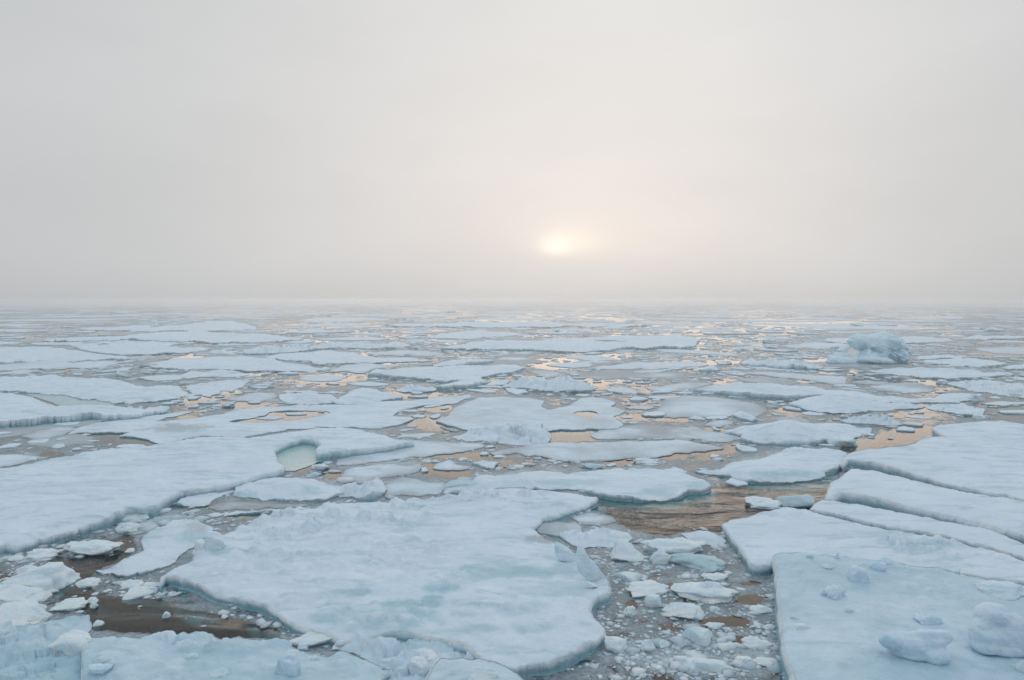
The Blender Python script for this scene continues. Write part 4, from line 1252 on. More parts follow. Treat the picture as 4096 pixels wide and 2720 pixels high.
chunk('white spiky lump lying on the domed block at the bottom edge', 'B2', (880, 930, 1075, 1040), kind='ang', on='dome', proto=1)
chunk('bright white slab floating right of the tall upright shard', 'B2', (1825, 78, 2065, 225), kind='ang', proto=5)
chunk('egg shaped pale lump right of the bright white slab', 'B2', (2108, 140, 2245, 240), kind='soft')
chunk('long white bar of ice with a raised left end, below the cream plate', 'B3', (-195, 78, 250, 172), kind='crag', proto=5, flat=.7)
chunk('bluish waterlogged lump below the long white bar', 'B3', (-40, 165, 340, 275), kind='soft', mat=M_CLEAR, proto=2)
chunk('white cone shaped lump in the slush beside the central floe', 'B2', (1890, 278, 2065, 360), kind='ang', proto=2)
chunk('small white wedge left of the crumpled raft in the slush', 'B2', (2080, 448, 2182, 535), kind='ang')
chunk('little white lumps frozen together by the right bay of the central floe', 'B2', (1930, 525, 2010, 590), kind='crag')
chunk('grey glassy plate in the slush below the white cone', 'B2', (1960, 355, 2240, 450), kind='soft', mat=M_BRASH, flat=.5)
chunk('large arched blue lump in the middle of the slush channel', 'B3', (0, 340, 412, 475), kind='crag', mat=M_CHUNK, proto=3)
chunk('snowy double lump just below the large arched blue one', 'B3', (212, 452, 325, 495), kind='soft')
chunk('thin white stick of ice under the snowy double lump', 'B3', (240, 498, 315, 558), kind='soft', flat=.5)
chunk('crumpled white raft at the left of the thin ice stick', 'B3', (-70, 480, 200, 610), kind='crag', proto=0)
chunk('bright white oval lump in brown water close to the tilted slab', 'B3', (522, 505, 675, 562), kind='soft', proto=4)
chunk('small oval lump below the bright white one by the tilted slab', 'B3', (600, 635, 690, 670), kind='soft')
chunk('white ridged scrap near the broken corner between the two right slabs', 'B3', (200, 295, 390, 348), kind='crag')
chunk('twin white lumps in the brown patch of the slush channel', 'B3', (210, 625, 350, 668), kind='crag')
chunk('pale cone of wet ice in the lower slush channel', 'B3', (90, 670, 270, 790), kind='ang', proto=2)
chunk('jagged white scrap left of the lower edge of the tilted slab', 'B3', (475, 722, 660, 805), kind='crag', proto=1)
chunk('round pale lump below the pale cone of wet ice', 'B3', (300, 755, 410, 812), kind='soft')
chunk('blue white lump near the lower right rim of the central floe', 'B2', (1810, 735, 1965, 845), kind='ang', proto=6)
chunk('pale round lump right of the blue white one in the lower slush', 'B2', (2050, 750, 2150, 830), kind='soft')
chunk('small round lump between two larger pale ones in the lower slush', 'B2', (2170, 755, 2240, 805), kind='soft')
chunk('wide bluish hump of wet ice at the bottom edge of the slush channel', 'B3', (60, 870, 390, 970), kind='soft', mat=M_CHUNK, proto=1)
chunk('white lump at the bottom edge right of the wide bluish hump', 'B3', (540, 855, 700, 925), kind='crag')
chunk('soft lump at the bottom edge between the hump and the tilted slab', 'B3', (420, 850, 545, 915), kind='soft')
chunk('rough lump of ice with glassy crown in the brown channel, left one of two', 'M3', (500, 662, 722, 732), kind='crag', proto=2)
chunk('grey slanting lump in the brown channel, right one of two', 'M3', (720, 642, 920, 738), kind='ang', mat=M_CLEAR, proto=4)
chunk('tiny clear lump by the cream plate', 'M3', (30, 930, 85, 965), kind='soft', mat=M_CLEAR)

# --- lumps of snow lying on the tilted slab and the bottom floe
SN = dict(name='snow_lump', cat='snow lump', on='slabE', mat=M_LUMP)
snow_block('largest lump of snow on the tilted slab, broad with a hanging lobe', 'B3',
           [(1500, 750, 75, 55, 60, 10), (1590, 765, 110, 70, 90, 20), (1620, 810, 130, 60, 100, 30), (1710, 760, 120, 75, 90, 30), (1800, 740, 65, 45, 60, 30), (1720, 830, 85, 62, 70, -25), (1650, 800, 70, 50, 60, 0)], (1650, 860), 'slabE')
snow_block('tall wedge shaped snow block at the right edge of the tilted slab', 'B3',
           [(2200, 620, 100, 80, 90, 60), (2145, 705, 95, 95, 90, 30), (2250, 700, 150, 120, 110, 45), (2130, 775, 75, 60, 70, 5), (2230, 790, 120, 60, 80, 10), (2350, 735, 150, 95, 110, 30), (2440, 770, 120, 90, 100, 10)], (2250, 830), 'slabE')
chunk('square pale snow block near the back rim of the tilted slab', 'B3', (1190, 268, 1308, 362), kind='ang', proto=0, **SN)
chunk('rough snow block left of centre on the tilted slab', 'B3', (1022, 388, 1160, 482), kind='crag', proto=6, **SN)
chunk('knobby snow lump beside the square block on the tilted slab', 'B3', (1325, 222, 1420, 285), kind='soft', **SN)
chunk('small snow lump by the knobby one near the back rim of the tilted slab', 'B3', (1405, 195, 1480, 245), kind='ang', **SN)
chunk('small rounded snow lump above the largest one on the tilted slab', 'B3', (1650, 565, 1795, 640), kind='soft', **SN)
chunk('flat pale snow lump by the right edge of the tilted slab, above the tall wedge', 'B3', (2135, 362, 2400, 465), kind='soft', flat=.6, **SN)
chunk('oval white snow lump close behind the square block on the tilted slab', 'B3', (1000, 226, 1085, 262), kind='soft', **SN)
chunk('snow lump on the back rim of the tilted slab', 'B3', (1085, 150, 1120, 205), kind='ang', **SN)
chunk('lone white snow pebble in the right half of the tilted slab', 'B3', (1885, 268, 1930, 302), kind='ang', **SN)
chunk('snow pebble at the far left corner of the tilted slab', 'B3', (900, 165, 940, 195), kind='ang', **SN)
chunk('low snow lump along the left rim of the tilted slab', 'B3', (800, 632, 910, 672), kind='soft', **SN)
chunk('small white lump above the low one on the left rim of the tilted slab', 'B3', (790, 575, 835, 605), kind='soft', **SN)
chunk('faint round lump in the middle of the tilted slab', 'B3', (1150, 520, 1210, 560), kind='soft', **SN)
chunk('round snow lump cut by the right edge at the bottom of the tilted slab', 'B3', (2325, 890, 2480, 990), kind='soft', **SN)
SB = dict(name='snow_lump', cat='snow lump', on='bottom', mat=M_LUMP)
chunk('lower of two round lumps at the left end of the bottom floe', 'B1', (600, 895, 725, 970), kind='soft', **SB)
chunk('upper of two round lumps at the left end of the bottom floe', 'B1', (640, 848, 735, 900), kind='soft', **SB)
chunk('angular white lump in the middle of the bottom floe near its right end', 'B1', (1860, 878, 2010, 1000), kind='ang', proto=3, **SB)
chunk('oval lump on the bottom floe left of the angular white one', 'B1', (1405, 938, 1530, 1000), kind='soft', **SB)
chunk('small pale lump right of the crumbled snow line on the bottom floe', 'B1', (1265, 828, 1340, 868), kind='soft', **SB)
chunk('small white lump near the right end of the bottom floe', 'B1', (2085, 850, 2150, 885), kind='soft', **SB)
chunk('white lump close under the long fragment on the bottom floe', 'B1', (2005, 765, 2070, 812), kind='ang', **SB)
chunk('rectangular snow block on the back rim of the bottom floe', 'B1', (1160, 690, 1232, 765), kind='ang', **SB)
# ------------------------------------------------------------------ where the traced ice lies (photo pixels)
GX0, GY0, GCX, GCY = -1400, 1190, 4.0, 2.0
GW, GH = 1800, 960
OGRID = np.zeros((GH, GW), bool)


def mark(poly, val=True, grid=None):
    g = OGRID if grid is None else grid
    lo, hi = poly.min(0), poly.max(0)
    i0, i1 = int(max(0, (lo[0] - GX0) / GCX)), int(min(GW, (hi[0] - GX0) / GCX + 2))
    j0, j1 = int(max(0, (lo[1] - GY0) / GCY)), int(min(GH, (hi[1] - GY0) / GCY + 2))
    if i1 <= i0 or j1 <= j0:
        return
    xs = GX0 + (np.arange(i0, i1) + 0.5) * GCX
    ys = GY0 + (np.arange(j0, j1) + 0.5) * GCY
    q = np.stack(np.meshgrid(xs, ys), -1).reshape(-1, 2)
    ins = inside(q, poly).reshape(j1 - j0, i1 - i0)
    g[j0:j1, i0:i1][ins] = val


for poly, hls in OCC:
    mark(poly)
    for hp in hls:
        mark(hp, False)


def occupied(X, Y, grid=None):
    g = OGRID if grid is None else grid
    i = np.clip(((X - GX0) / GCX).astype(int), 0, GW - 1)
    j = np.clip(((Y - GY0) / GCY).astype(int), 0, GH - 1)
    return g[j, i]


# ------------------------------------------------------------------ open water and slush
OPEN = [Z('M3', '-580,690 -300,670 0,645 250,620 500,560 900,530 1100,490 1040,560 1020,650 920,720 770,700 500,770 330,810 350,870 200,860 30,870 -30,900 -150,890 -280,850 -400,780'),
        Z('B1', '350,190 520,210 640,170 700,120 870,60 900,130 760,200 640,250 640,290 560,380 640,440 800,480 1080,480 1200,560 1500,610 1850,700 1200,690 640,660 600,560 450,480 420,380 380,280'),
        Z('M3', '1140,330 1250,290 1450,230 1650,200 1800,230 1650,270 1450,300 1200,340'),
        Z('M2', '1440,205 1640,195 1830,200 1700,230 1560,260 1430,275'),
        Z('M1', '560,230 700,215 880,215 800,243 1000,280 1100,298 980,305 760,260 650,262')]
SPOTS = [('M1', 2020, 370, 190, 120), ('T1', 450, 770, 380, 60), ('T2', 1480, 515, 170, 40), ('T2', 1865, 465, 130, 18), ('T2', 1380, 328, 150, 14), ('T2', 760, 375, 70, 8), ('T2', 860, 430, 170, 16), ('T2', 250, 455, 110, 9),
         ('T2', 1750, 632, 190, 24), ('T2', 600, 722, 250, 26), ('T2', 330, 512, 120, 12), ('T2', 650, 812, 130, 26), ('T2', 30, 610, 90, 12), ('T2', 1520, 430, 220, 18), ('T2', 1150, 225, 300, 7),
         ('T3', 60, 525, 210, 30), ('T3', 350, 500, 130, 20), ('T3', 950, 490, 80, 20), ('T3', 985, 553, 80, 14), ('T3', 1640, 635, 190, 34), ('T3', 330, 640, 100, 16), ('T3', 160, 380, 60, 36),
         ('T3', 2150, 465, 190, 20), ('T3', 640, 270, 90, 10), ('T3', 1750, 812, 420, 20), ('T3', 2150, 372, 150, 12), ('T3', 1120, 565, 180, 30), ('T3', 1450, 600, 180, 30), ('T3', 900, 635, 100, 12), ('T3', 1300, 615, 60, 12),
         ('T1', 1150, 465, 230, 26), ('T1', 870, 525, 100, 22), ('T1', 670, 305, 70, 18), ('T1', 1720, 580, 130, 20), ('T1', 1560, 702, 80, 12), ('T1', 1350, 768, 110, 14), ('T1', 500, 562, 150, 18),
         ('T1', 2230, 605, 170, 16), ('T1', 2220, 655, 100, 12), ('T1', 1650, 800, 230, 26), ('T1', 250, 342, 90, 10), ('T1', 60, 378, 90, 14), ('T1', 1330, 385, 150, 10), ('T1', 2150, 360, 120, 12), ('T1', 700, 580, 60, 10),
         ('M1', 350, 368, 80, 18), ('M1', 1200, 120, 160, 20), ('M2', 780, 372, 260, 20), ('M2', 800, 500, 130, 30), ('M2', 620, 470, 80, 40), ('M2', 640, 160, 160, 45), ('M2', 2000, 120, 160, 22), ('M2', 2250, 120, 150, 22),
         ('M2', 1500, 385, 150, 14), ('M2', 1900, 425, 120, 22), ('M2', 2250, 380, 120, 22), ('M3', 250, 212, 80, 24), ('M3', 60, 115, 170, 22), ('M3', 950, 62, 250, 26), ('M3', 1600, 100, 200, 20), ('M3', 2200, 118, 150, 14), ('M3', 200, 345, 200, 26), ('M3', 950, 300, 120, 14),
         ('M2', 420, 612, 110, 22), ('M1', 2250, 500, 110, 40), ('M1', 1300, 720, 160, 18), ('M1', 1650, 780, 170, 24), ('B2', 2250, 380, 110, 20), ('B3', 520, 470, 110, 40), ('B3', 330, 620, 190, 34), ('B3', 450, 740, 60, 30), ('B3', 40, 560, 70, 30), ('B3', 520, 360, 70, 14), ('B2', 1980, 510, 50, 40)]
THICK = [('B3', 150, 400, 650, 340, .70), ('B3', 200, 850, 700, 180, .95), ('B2', 2050, 300, 300, 200, .70), ('M1', 350, 300, 500, 55, .62), ('M1', 1450, 690, 520, 90, .66), ('M1', 300, 950, 420, 60, .60), ('B1', 100, 180, 250, 80, .72),
         ('B1', 950, 400, 260, 60, .60), ('B1', 1600, 540, 420, 60, .62), ('B2', 450, 780, 500, 140, .9), ('M2', 1300, 620, 500, 60, .75), ('M2', 1850, 300, 300, 60, .6), ('T2', 1900, 590, 500, 40, .7), ('T2', 1200, 450, 250, 40, .7), ('T1', 1300, 610, 400, 40, .6), ('T1', 400, 545, 400, 25, .6),
         ('M2', 450, 610, 500, 50, .68), ('M2', 500, 215, 250, 30, .5), ('T3', 700, 620, 500, 50, .6), ('M3', 350, 120, 300, 60, .6), ('M3', 1500, 190, 300, 20, .55), ('M2', 1650, 1000, 400, 130, .68)]


def box(g, rx, ry):
    p = np.pad(g.astype(float), ((ry, ry), (rx, rx)), mode='edge')
    c = np.cumsum(np.cumsum(np.pad(p, ((1, 0), (1, 0))), 0), 1)
    return (c[2 * ry + 1:, 2 * rx + 1:] - c[:-2 * ry - 1, 2 * rx + 1:] - c[2 * ry + 1:, :-2 * rx - 1] + c[:-2 * ry - 1, :-2 * rx - 1]) / ((2 * rx + 1) * (2 * ry + 1))


NEARICE = box(box(OGRID, 6, 5), 6, 5)


def slush_density(x, y):
    X, Y = proj(x, y)
    d = np.hypot(x, y)
    far = smooth(30, 160, d)
    sc = 9 + 0.10 * d
    s = 0.47 + 0.34 * fbm(x / sc, y / sc, 91, 4) + 0.05 * far
    wb = 0.22 * fbm(x / (1.2 + .03 * d), y / (1.2 + .03 * d), 92, 4)
    s = s - 0.07 * np.exp(-((X - 2450) / 900.0) ** 2) * smooth(50, 90, d)
    s = s + 0.32 * np.clip(occupied(X, Y, NEARICE), 0, 0.8) + 0.04
    for z_, cx, cy, rx, ry, v in THICK:
        o = ZONES[z_]
        q = np.hypot((X - o[0] - cx * ZK) / (rx * ZK), (Y - o[1] - cy * ZK) / (ry * ZK))
        s = s + (v - s) * smooth(1.1, 0.6, q + wb)
    for z_, cx, cy, rx, ry in SPOTS:
        o = ZONES[z_]
        q = np.hypot((X - o[0] - cx * ZK) / (rx * ZK), (Y - o[1] - cy * ZK) / (ry * ZK))
        s = s * (1 - 0.72 * smooth(1.15, 0.75, q + 1.4 * wb))
    for z_, cx, cy, rx, ry in (('M2', 1672, 90, 115, 34), ('M1', 1700, 128, 260, 32), ('M1', 2010, 92, 270, 40), ('M2', 1640, 230, 230, 32), ('M1', 680, 232, 190, 22), ('M2', 560, 140, 110, 40)):
        o = ZONES[z_]
        q = np.hypot((X - o[0] - cx * ZK) / (rx * ZK), (Y - o[1] - cy * ZK) / (ry * ZK))
        s = s * (1 - smooth(1.2, 0.9, q))
    near = (np.abs(X - 2000) < 3500) & (Y > 1500)
    if near.any():
        for po in OPEN:
            q = np.stack([X[near], Y[near]], 1)
            ins = inside(q, po)
            dd = edge_dist(q, [po])
            sgn = np.where(ins, dd, -dd)
            s[near] = s[near] * (1 - smooth(-26, 4, sgn + 50 * wb[near]))
    return np.clip(s, 0, 1)


def build_water():
    rad = [2.0]
    while rad[-1] < 4000:
        r = rad[-1]
        dr = np.clip(1.8 * r * r / (682 * CAM_H), 0.12, 0.05 * r)
        if r < 14:
            dr = 0.8
        rad.append(r + dr)
    rad = np.array(rad)
    a1 = np.radians(np.arange(-48, 48.01, 0.16))
    a2 = np.radians(np.arange(52, 308.1, 4.0))
    ang = np.concatenate([a1, a2])
    A, R = np.meshgrid(ang, rad)
    x, y = (R * np.sin(A)).ravel(), (R * np.cos(A)).ravel()
    nA, nR = len(ang), len(rad)
    front = (np.abs(A.ravel()) < 0.9)
    s = np.full(len(x), 0.5)
    s[front] = slush_density(x[front], y[front])
    rp = np.full(len(x), 0.05)
    X, Y = proj(x, y)
    nr = front & (Y > 1500) & (np.abs(X - 2048) < 3000)
    for po, amp_ in ((OPEN[0], 1.0), (OPEN[1], 0.30), (OPEN[2], 0.12)):
        q = np.stack([X[nr], Y[nr]], 1)
        dd = edge_dist(q, [po])
        rp[nr] = np.maximum(rp[nr], amp_ * smooth(-60, 20, np.where(inside(q, po), dd, -dd)))
    i, j = np.meshgrid(np.arange(nA), np.arange(nR - 1))
    i, j = i.ravel(), j.ravel()
    k = (i + 1) % nA
    q = np.stack([j * nA + i, j * nA + k, (j + 1) * nA + k, (j + 1) * nA + i], 1)
    V = np.column_stack([x, y, np.zeros(len(x))])
    cen = np.array([[0, 0, 0.0]])
    t = np.stack([np.full(nA, len(V)), np.arange(nA), (np.arange(nA) + 1) % nA], 1)[:, ::-1]
    V = np.concatenate([V, cen])
    s = np.append(s, .5)
    o = link('water', mesh_np('water', V, [q, t], M_WATER, {'slush': s, 'ripple': np.append(rp, .05)}))
    o['kind'] = 'structure'
    o['label'] = 'cold sea water showing brown and peach between the floes'
    S = 3990
    b = link('deep_water', mesh_np('deep_water', [(-S, -S, -3), (S, -S, -3), (S, S, -3), (-S, S, -3)], [[(0, 1, 2, 3)]], M_DEEP))
    b['kind'] = 'structure'
    b['label'] = 'dark depth of the sea under the ice'


build_water()


# ------------------------------------------------------------------ the many floes of the middle and far distance
def simple_floe(cx, cy, r, ecc, rot, h, grey, seed, n=None):
    rng = np.random.default_rng(seed)
    d = math.hypot(cx, cy)
    if n is None:
        n = int(np.clip(r / d * F * 0.5, 18, 72))
    kc = int(rng.integers(5, 10))
    ca = np.sort((np.arange(kc) + rng.uniform(-0.38, 0.38, kc)) / kc * 2 * math.pi)
    cr = rng.uniform(0.62, 1.18, kc)
    cx_, cy_ = np.cos(ca) * cr, np.sin(ca) * cr
    tt = np.arange(n) / n * kc
    i0 = np.floor(tt).astype(int)
    ft = tt - i0
    px_ = cx_[i0] * (1 - ft) + cx_[(i0 + 1) % kc] * ft
    py_ = cy_[i0] * (1 - ft) + cy_[(i0 + 1) % kc] * ft
    a = np.arctan2(py_, px_)
    rr = np.hypot(px_, py_) * (1 + 0.12 * fbm(np.cos(a) * 1.6 + seed, np.sin(a) * 1.6, seed, 2) + 0.17 * fbm(np.cos(a) * 5 + seed, np.sin(a) * 5, seed + 1, 3))
    ex, ey = np.cos(a) * rr * r * ecc, np.sin(a) * rr * r / ecc
    c, s = math.cos(rot), math.sin(rot)
    o = np.column_stack([ex * c - ey * s, ex * s + ey * c])
    rows = []
    hz = []
    for f, hf in ((1.012, -0.25), (1.012, 0.55), (1.0, 0.85), (0.93, 1.0), (0.7, 1.1), (0.35, 1.15)):
        nz = fbm((cx + o[:, 0] * f) / (r * 0.45), (cy + o[:, 1] * f) / (r * 0.45), seed + 3, 3)
        z = h * hf
        if hf >= 1:
            z = z + (0.10 + 0.8 * h) * 0.5 * nz * (1 - f + 0.25)
        rows.append(np.column_stack([o * f, np.zeros(n) + z]))
    V = np.concatenate(rows + [[[0, 0, h * 1.15]]])
    V[:, 2] = np.maximum(V[:, 2], -0.1)
    i = np.arange(n)
    j = (i + 1) % n
    q = np.concatenate([np.stack([i + k * n, j + k * n, j + (k + 1) * n, i + (k + 1) * n], 1) for k in range(5)])
    t = np.stack([i + 5 * n, j + 5 * n, np.full(n, 6 * n)], 1)
    wet = np.zeros(len(V))
    wet[:n] = 0.9
    wet[n:2 * n] = 0.35
    g = np.full(len(V), grey) + 0.25 * fbm((V[:, 0] + cx) / (r * .5), (V[:, 1] + cy) / (r * .5), seed + 8)
    g[:3 * n] += 0.12
    return V, q, t, wet, np.clip(g, 0, 1)


FAR = []
occ2 = OGRID.copy()
rng = np.random.default_rng(5)


def try_floe(d, az, r, ecc, rot, need=0.0, h=None, grey=None):
    cx, cy = d * math.sin(az), d * math.cos(az)
    a = np.linspace(0, 2 * math.pi, 12, endpoint=False)
    pts = []
    for f in (1.1, 0.8, 0.4):
        ex, ey = np.cos(a) * r * ecc * f, np.sin(a) * r / ecc * f
        pts.append(np.column_stack([cx + ex * math.cos(rot) - ey * math.sin(rot), cy + ex * math.sin(rot) + ey * math.cos(rot)]))
    pts.append(np.array([[cx, cy]]))
    ring = pts[0]
    q = np.concatenate(pts)
    X, Y = proj(q[:, 0], q[:, 1])
    if occupied(X, Y, occ2).mean() > need:
        return False
    X, Y = proj(ring[:, 0], ring[:, 1])
    mark(np.column_stack([X, Y]), True, occ2)
    FAR.append((cx, cy, r, ecc, rot, h, grey))
    return True


def fill(d0, d1, n, r0, r1, need=0.0, pow_=1.6):
    for _ in range(n):
        d = math.sqrt(rng.uniform(d0 ** 2, d1 ** 2))
        az = math.radians(rng.uniform(-40.5, 40.5))
        r = r0 * (r1 / r0) ** (rng.uniform() ** pow_)
        ecc = rng.uniform(1.0, 1.55)
        rot = rng.uniform(0, math.pi)
        wv = fbm(np.array([d * math.sin(az) / 90]), np.array([d * math.cos(az) / 90]), 55, 2)[0]
        grey = float(np.clip(rng.normal(0.10 + 0.3 * max(0, wv), 0.13), 0, 0.6))
        h = (0.05 + 0.30 * rng.uniform() ** 2.5) * (1 - 1.2 * grey)
        if r < 2.5:
            Xq, Yq = proj(np.array([d * math.sin(az)]), np.array([d * math.cos(az)]))
            if Yq[0] > 1560 and any(inside(np.array([[Xq[0], Yq[0]]]), po)[0] for po in OPEN):
                continue
        try_floe(d, az, r, ecc, rot, need, min(max(0.035, h), 0.05 + 0.09 * r), grey)


fill(240, 560, 420, 14, 40, 0.0, 1.2)
fill(75, 560, 2600, 4, 14)
fill(60, 560, 5200, 1.6, 6, 0.0)
fill(40, 320, 6000, 0.7, 2.2, 0.0)
fill(35, 200, 9000, 0.3, 1.0, 0.0)
for _ in range(2600):
    d = math.sqrt(rng.uniform(45 ** 2, 420 ** 2))
    try_floe(d, math.radians(rng.uniform(-40.5, 40.5)), 1.5 * 6 ** (rng.uniform() ** 1.3), rng.uniform(1.0, 1.6), rng.uniform(0, math.pi), 0.30, 0.028, float(rng.uniform(.45, .85)))
near_n = len(FAR)
fill(560, 1000, 500, 12, 55, 0.02)
fill(560, 1000, 1500, 4, 14, 0.05)
for _ in range(1100):
    d = math.sqrt(rng.uniform(1000 ** 2, 3300 ** 2))
    az = math.radians(rng.uniform(-40, 40))
    FAR.append((d * math.sin(az), d * math.cos(az), rng.uniform(15, 70), rng.uniform(1, 1.6), rng.uniform(0, 3.1), rng.uniform(.2, .6), rng.uniform(0, .3)))


def in_view(f):
    X, Y = proj(np.array([f[0]]), np.array([f[1]]))
    return -60 < X[0] < W + 60


area = []
for k, f in enumerate(FAR):
    d = math.hypot(f[0], f[1])
    a_ = f[2] ** 2 / d ** 3 if in_view(f) and d < 620 else 0
    area.append(a_)
order = np.argsort(-np.array(area))
n_tr = len(FLOES)
N_IND = 300 - n_tr - 4
ind = set(int(k) for k in order[:N_IND] if area[k] > 0)
acc = {'V': [], 'q': [], 't': [], 'w': [], 'g': []}
base = 0
for k, f in enumerate(FAR):
    V, q, t, wt, g = simple_floe(*f, seed=1000 + k)
    if k in ind:
        o = link('ice_floe', mesh_np('ice_floe', V, [q, t], M_ICE, {'wet': wt, 'grey': g}), loc=(f[0], f[1], 0))
        d = math.hypot(f[0], f[1])
        side = 'left' if f[0] / f[1] < -0.25 else ('right' if f[0] / f[1] > 0.25 else 'centre')
        tone = 'grey' if f[6] > 0.2 else 'white'
        size = 'broad' if f[2] > 9 else ('mid sized' if f[2] > 3.5 else 'small')
        band = 'far distance' if d > 300 else ('middle distance' if d > 110 else 'nearer middle distance')
        lb = f'{size} flat {tone} floe among loose pack ice, {band}, {side}'
        tag(o, lb, 'ice floe', f'{size} {tone} floes, {band}, {side}')
    else:
        V = V + np.array([f[0], f[1], 0])
        acc['V'].append(V)
        acc['q'].append(q + base)
        acc['t'].append(t + base)
        acc['w'].append(wt)
        acc['g'].append(g)
        base += len(V)
o = link('pack_ice', mesh_np('pack_ice', np.concatenate(acc['V']), [np.concatenate(acc['q']), np.concatenate(acc['t'])], M_ICE,
                             {'wet': np.concatenate(acc['w']), 'grey': np.concatenate(acc['g'])}))
tag(o, 'countless small and far floes of the pack, fading into fog at the horizon', 'pack ice', kind='stuff')

# hummocks standing on the far pack
for (zn, px, py, wpx, hpx, lb) in (('T1', 870, 176, 170, 11, 'bluish hummock of ice far out at left, half lost in fog'), ('T1', 2110, 190, 90, 14, 'pale pointed hummock far out, left of the middle'), ('T2', 310, 212, 80, 20, 'small bluish hummock far out, left of the sun'),
                                   ('T2', 770, 168, 60, 18, 'tiny hummock far out below the sun'), ('T3', 1230, 262, 80, 22, 'pale hummock behind the iceberg, far out'),
                                   ('T3', 640, 370, 90, 24, 'pile of ice blocks left of the iceberg'), ('T3', 640, 408, 120, 24, 'jumbled blocks on a small floe left of the iceberg'),
                                   ('T3', 2170, 298, 110, 22, 'heap of ice blocks near the right edge, far out')):
    o_ = ZONES[zn]
    Xp, Yp = o_[0] + px * ZK, o_[1] + py * ZK
    q = unproj([(Xp, Yp)])[0]
    d = math.hypot(*q)
    ob = link('ice_hummock', lump_mesh(NCH[0] % 7, M_CHUNK, 'crag'), loc=(q[0], q[1], 0))
    NCH[0] += 1
    ob.scale = (wpx * ZK * d / F, wpx * ZK * d / F * 0.8, hpx * ZK * d / F)
    tag(ob, lb, 'ice hummock')

# ------------------------------------------------------------------ brash: crumbs of ice in the slush
def build_brash():
    n = 120000
    Y = HORIZON + 60 + (2860 - HORIZON - 60) * rng.uniform(size=n) ** 1.25
    X = rng.uniform(-250, 4350, n)
    q = unproj(np.column_stack([X, Y]))
    s = slush_density(q[:, 0], q[:, 1])
    keep = ~occupied(X, Y, occ2)
    d = np.hypot(q[:, 0], q[:, 1])
    clump = fbm(q[:, 0] / (1 + .02 * d), q[:, 1] / (1 + .02 * d), 33, 3)
    pr = np.clip(0.045 + 1.2 * (s - 0.38) + 0.6 * clump * np.minimum(s * 3, 1), 0.03, 1) * 0.60
    keep &= rng.uniform(size=n) < pr
    q = q[keep]
    d = d[keep]
    s = s[keep]
    m = len(q)
    size = np.clip(rng.lognormal(math.log(0.052), 0.70, m), 0.018, 0.30) * (0.55 + 0.9 * np.clip(s, 0, .9)) * np.clip(d / 26, 0.8, 6.0)
    shapes = [lump_shape(900 + i, 1, 5, 0.3, 0.2) for i in range(12)]
    Vs, Fs = [], []
    b = 0
    for i in range(m):
        v, f = shapes[i % 12]
        a = rng.uniform(0, 6.28)
        c, sn = math.cos(a), math.sin(a)
        w = size[i] * rng.uniform(1.4, 2.6)
        l = size[i] * rng.uniform(1.2, 2.0)
        h = size[i] * rng.uniform(0.10, 0.40)
        x_, y_ = v[:, 0] * w, v[:, 1] * l
        Vs.append(np.column_stack([q[i, 0] + x_ * c - y_ * sn, q[i, 1] + x_ * sn + y_ * c, v[:, 2] * h]))
        Fs.append(f + b)
        b += len(v)
    o = link('brash_ice', mesh_np('brash_ice', np.concatenate(Vs), [np.concatenate(Fs)], M_BRASH, sm=True))
    tag(o, 'crumbs of broken ice drifting in the slush between the floes', 'brash ice', kind='stuff')
    print('brash', m, 'far', len(FAR), 'individual', len(ind), 'traced', n_tr)


build_brash()

# ------------------------------------------------------------------ sky, sun, fog, camera
fwd = Vector((0, CP, -SP))
upv = Vector((0, SP, CP))
rgt = Vector((1, 0, 0))
SX, SY = 2221.0, 988.0
sdir = (fwd + rgt * ((SX - W / 2) / F) + upv * ((Hh / 2 - SY) / F)).normalized()
s_el = math.asin(sdir.z)
s_az = math.atan2(sdir.x, sdir.y)

world = bpy.data.worlds.new('World')
scene.world = world
world.use_nodes = True
nt = world.node_tree
nt.nodes.clear()
tc = N(nt, 'ShaderNodeTexCoord')
dirv = tc.outputs['Generated']


def dot(vec):
    n = N(nt, 'ShaderNodeVectorMath', operation='DOT_PRODUCT')
    nt.links.new(dirv, n.inputs[0])
    n.inputs[1].default_value = vec
    return n.outputs['Value']


def gauss(cdir, su, sv_up, sv_dn):
    """soft oval glow round a direction of the sky"""
    c = Vector(cdir).normalized()
    r_ = Vector((c.y, -c.x, 0)).normalized()
    u_ = r_.cross(c)
    u, v, w = dot(r_), dot(u_), dot(c)
    iv = math_(nt, 'ADD', math_(nt, 'MULTIPLY', math_(nt, 'GREATER_THAN', v, 0.0), 1 / sv_up - 1 / sv_dn), 1 / sv_dn)
    a = math_(nt, 'POWER', math_(nt, 'ABSOLUTE', math_(nt, 'MULTIPLY', u, 1 / su)), 2.0)
    b = math_(nt, 'POWER', math_(nt, 'ABSOLUTE', math_(nt, 'MULTIPLY', v, iv)), 2.0)
    e = math_(nt, 'EXPONENT', math_(nt, 'MULTIPLY', math_(nt, 'ADD', a, b), -1.0))
    return math_(nt, 'MULTIPLY', e, math_(nt, 'GREATER_THAN', w, 0.0))


def add_col(prev, fac, col):
    n = N(nt, 'ShaderNodeVectorMath', operation='MULTIPLY_ADD')
    nt.links.new(fac, n.inputs[0])
    n.inputs[1].default_value = col
    if isinstance(prev, tuple):
        n.inputs[2].default_value = prev
    else:
        nt.links.new(prev, n.inputs[2])
    return n.outputs[0]


def direc(az, el):
    az, el = math.radians(az), math.radians(el)
    return (math.sin(az) * math.cos(el), math.cos(az) * math.cos(el), math.sin(el))


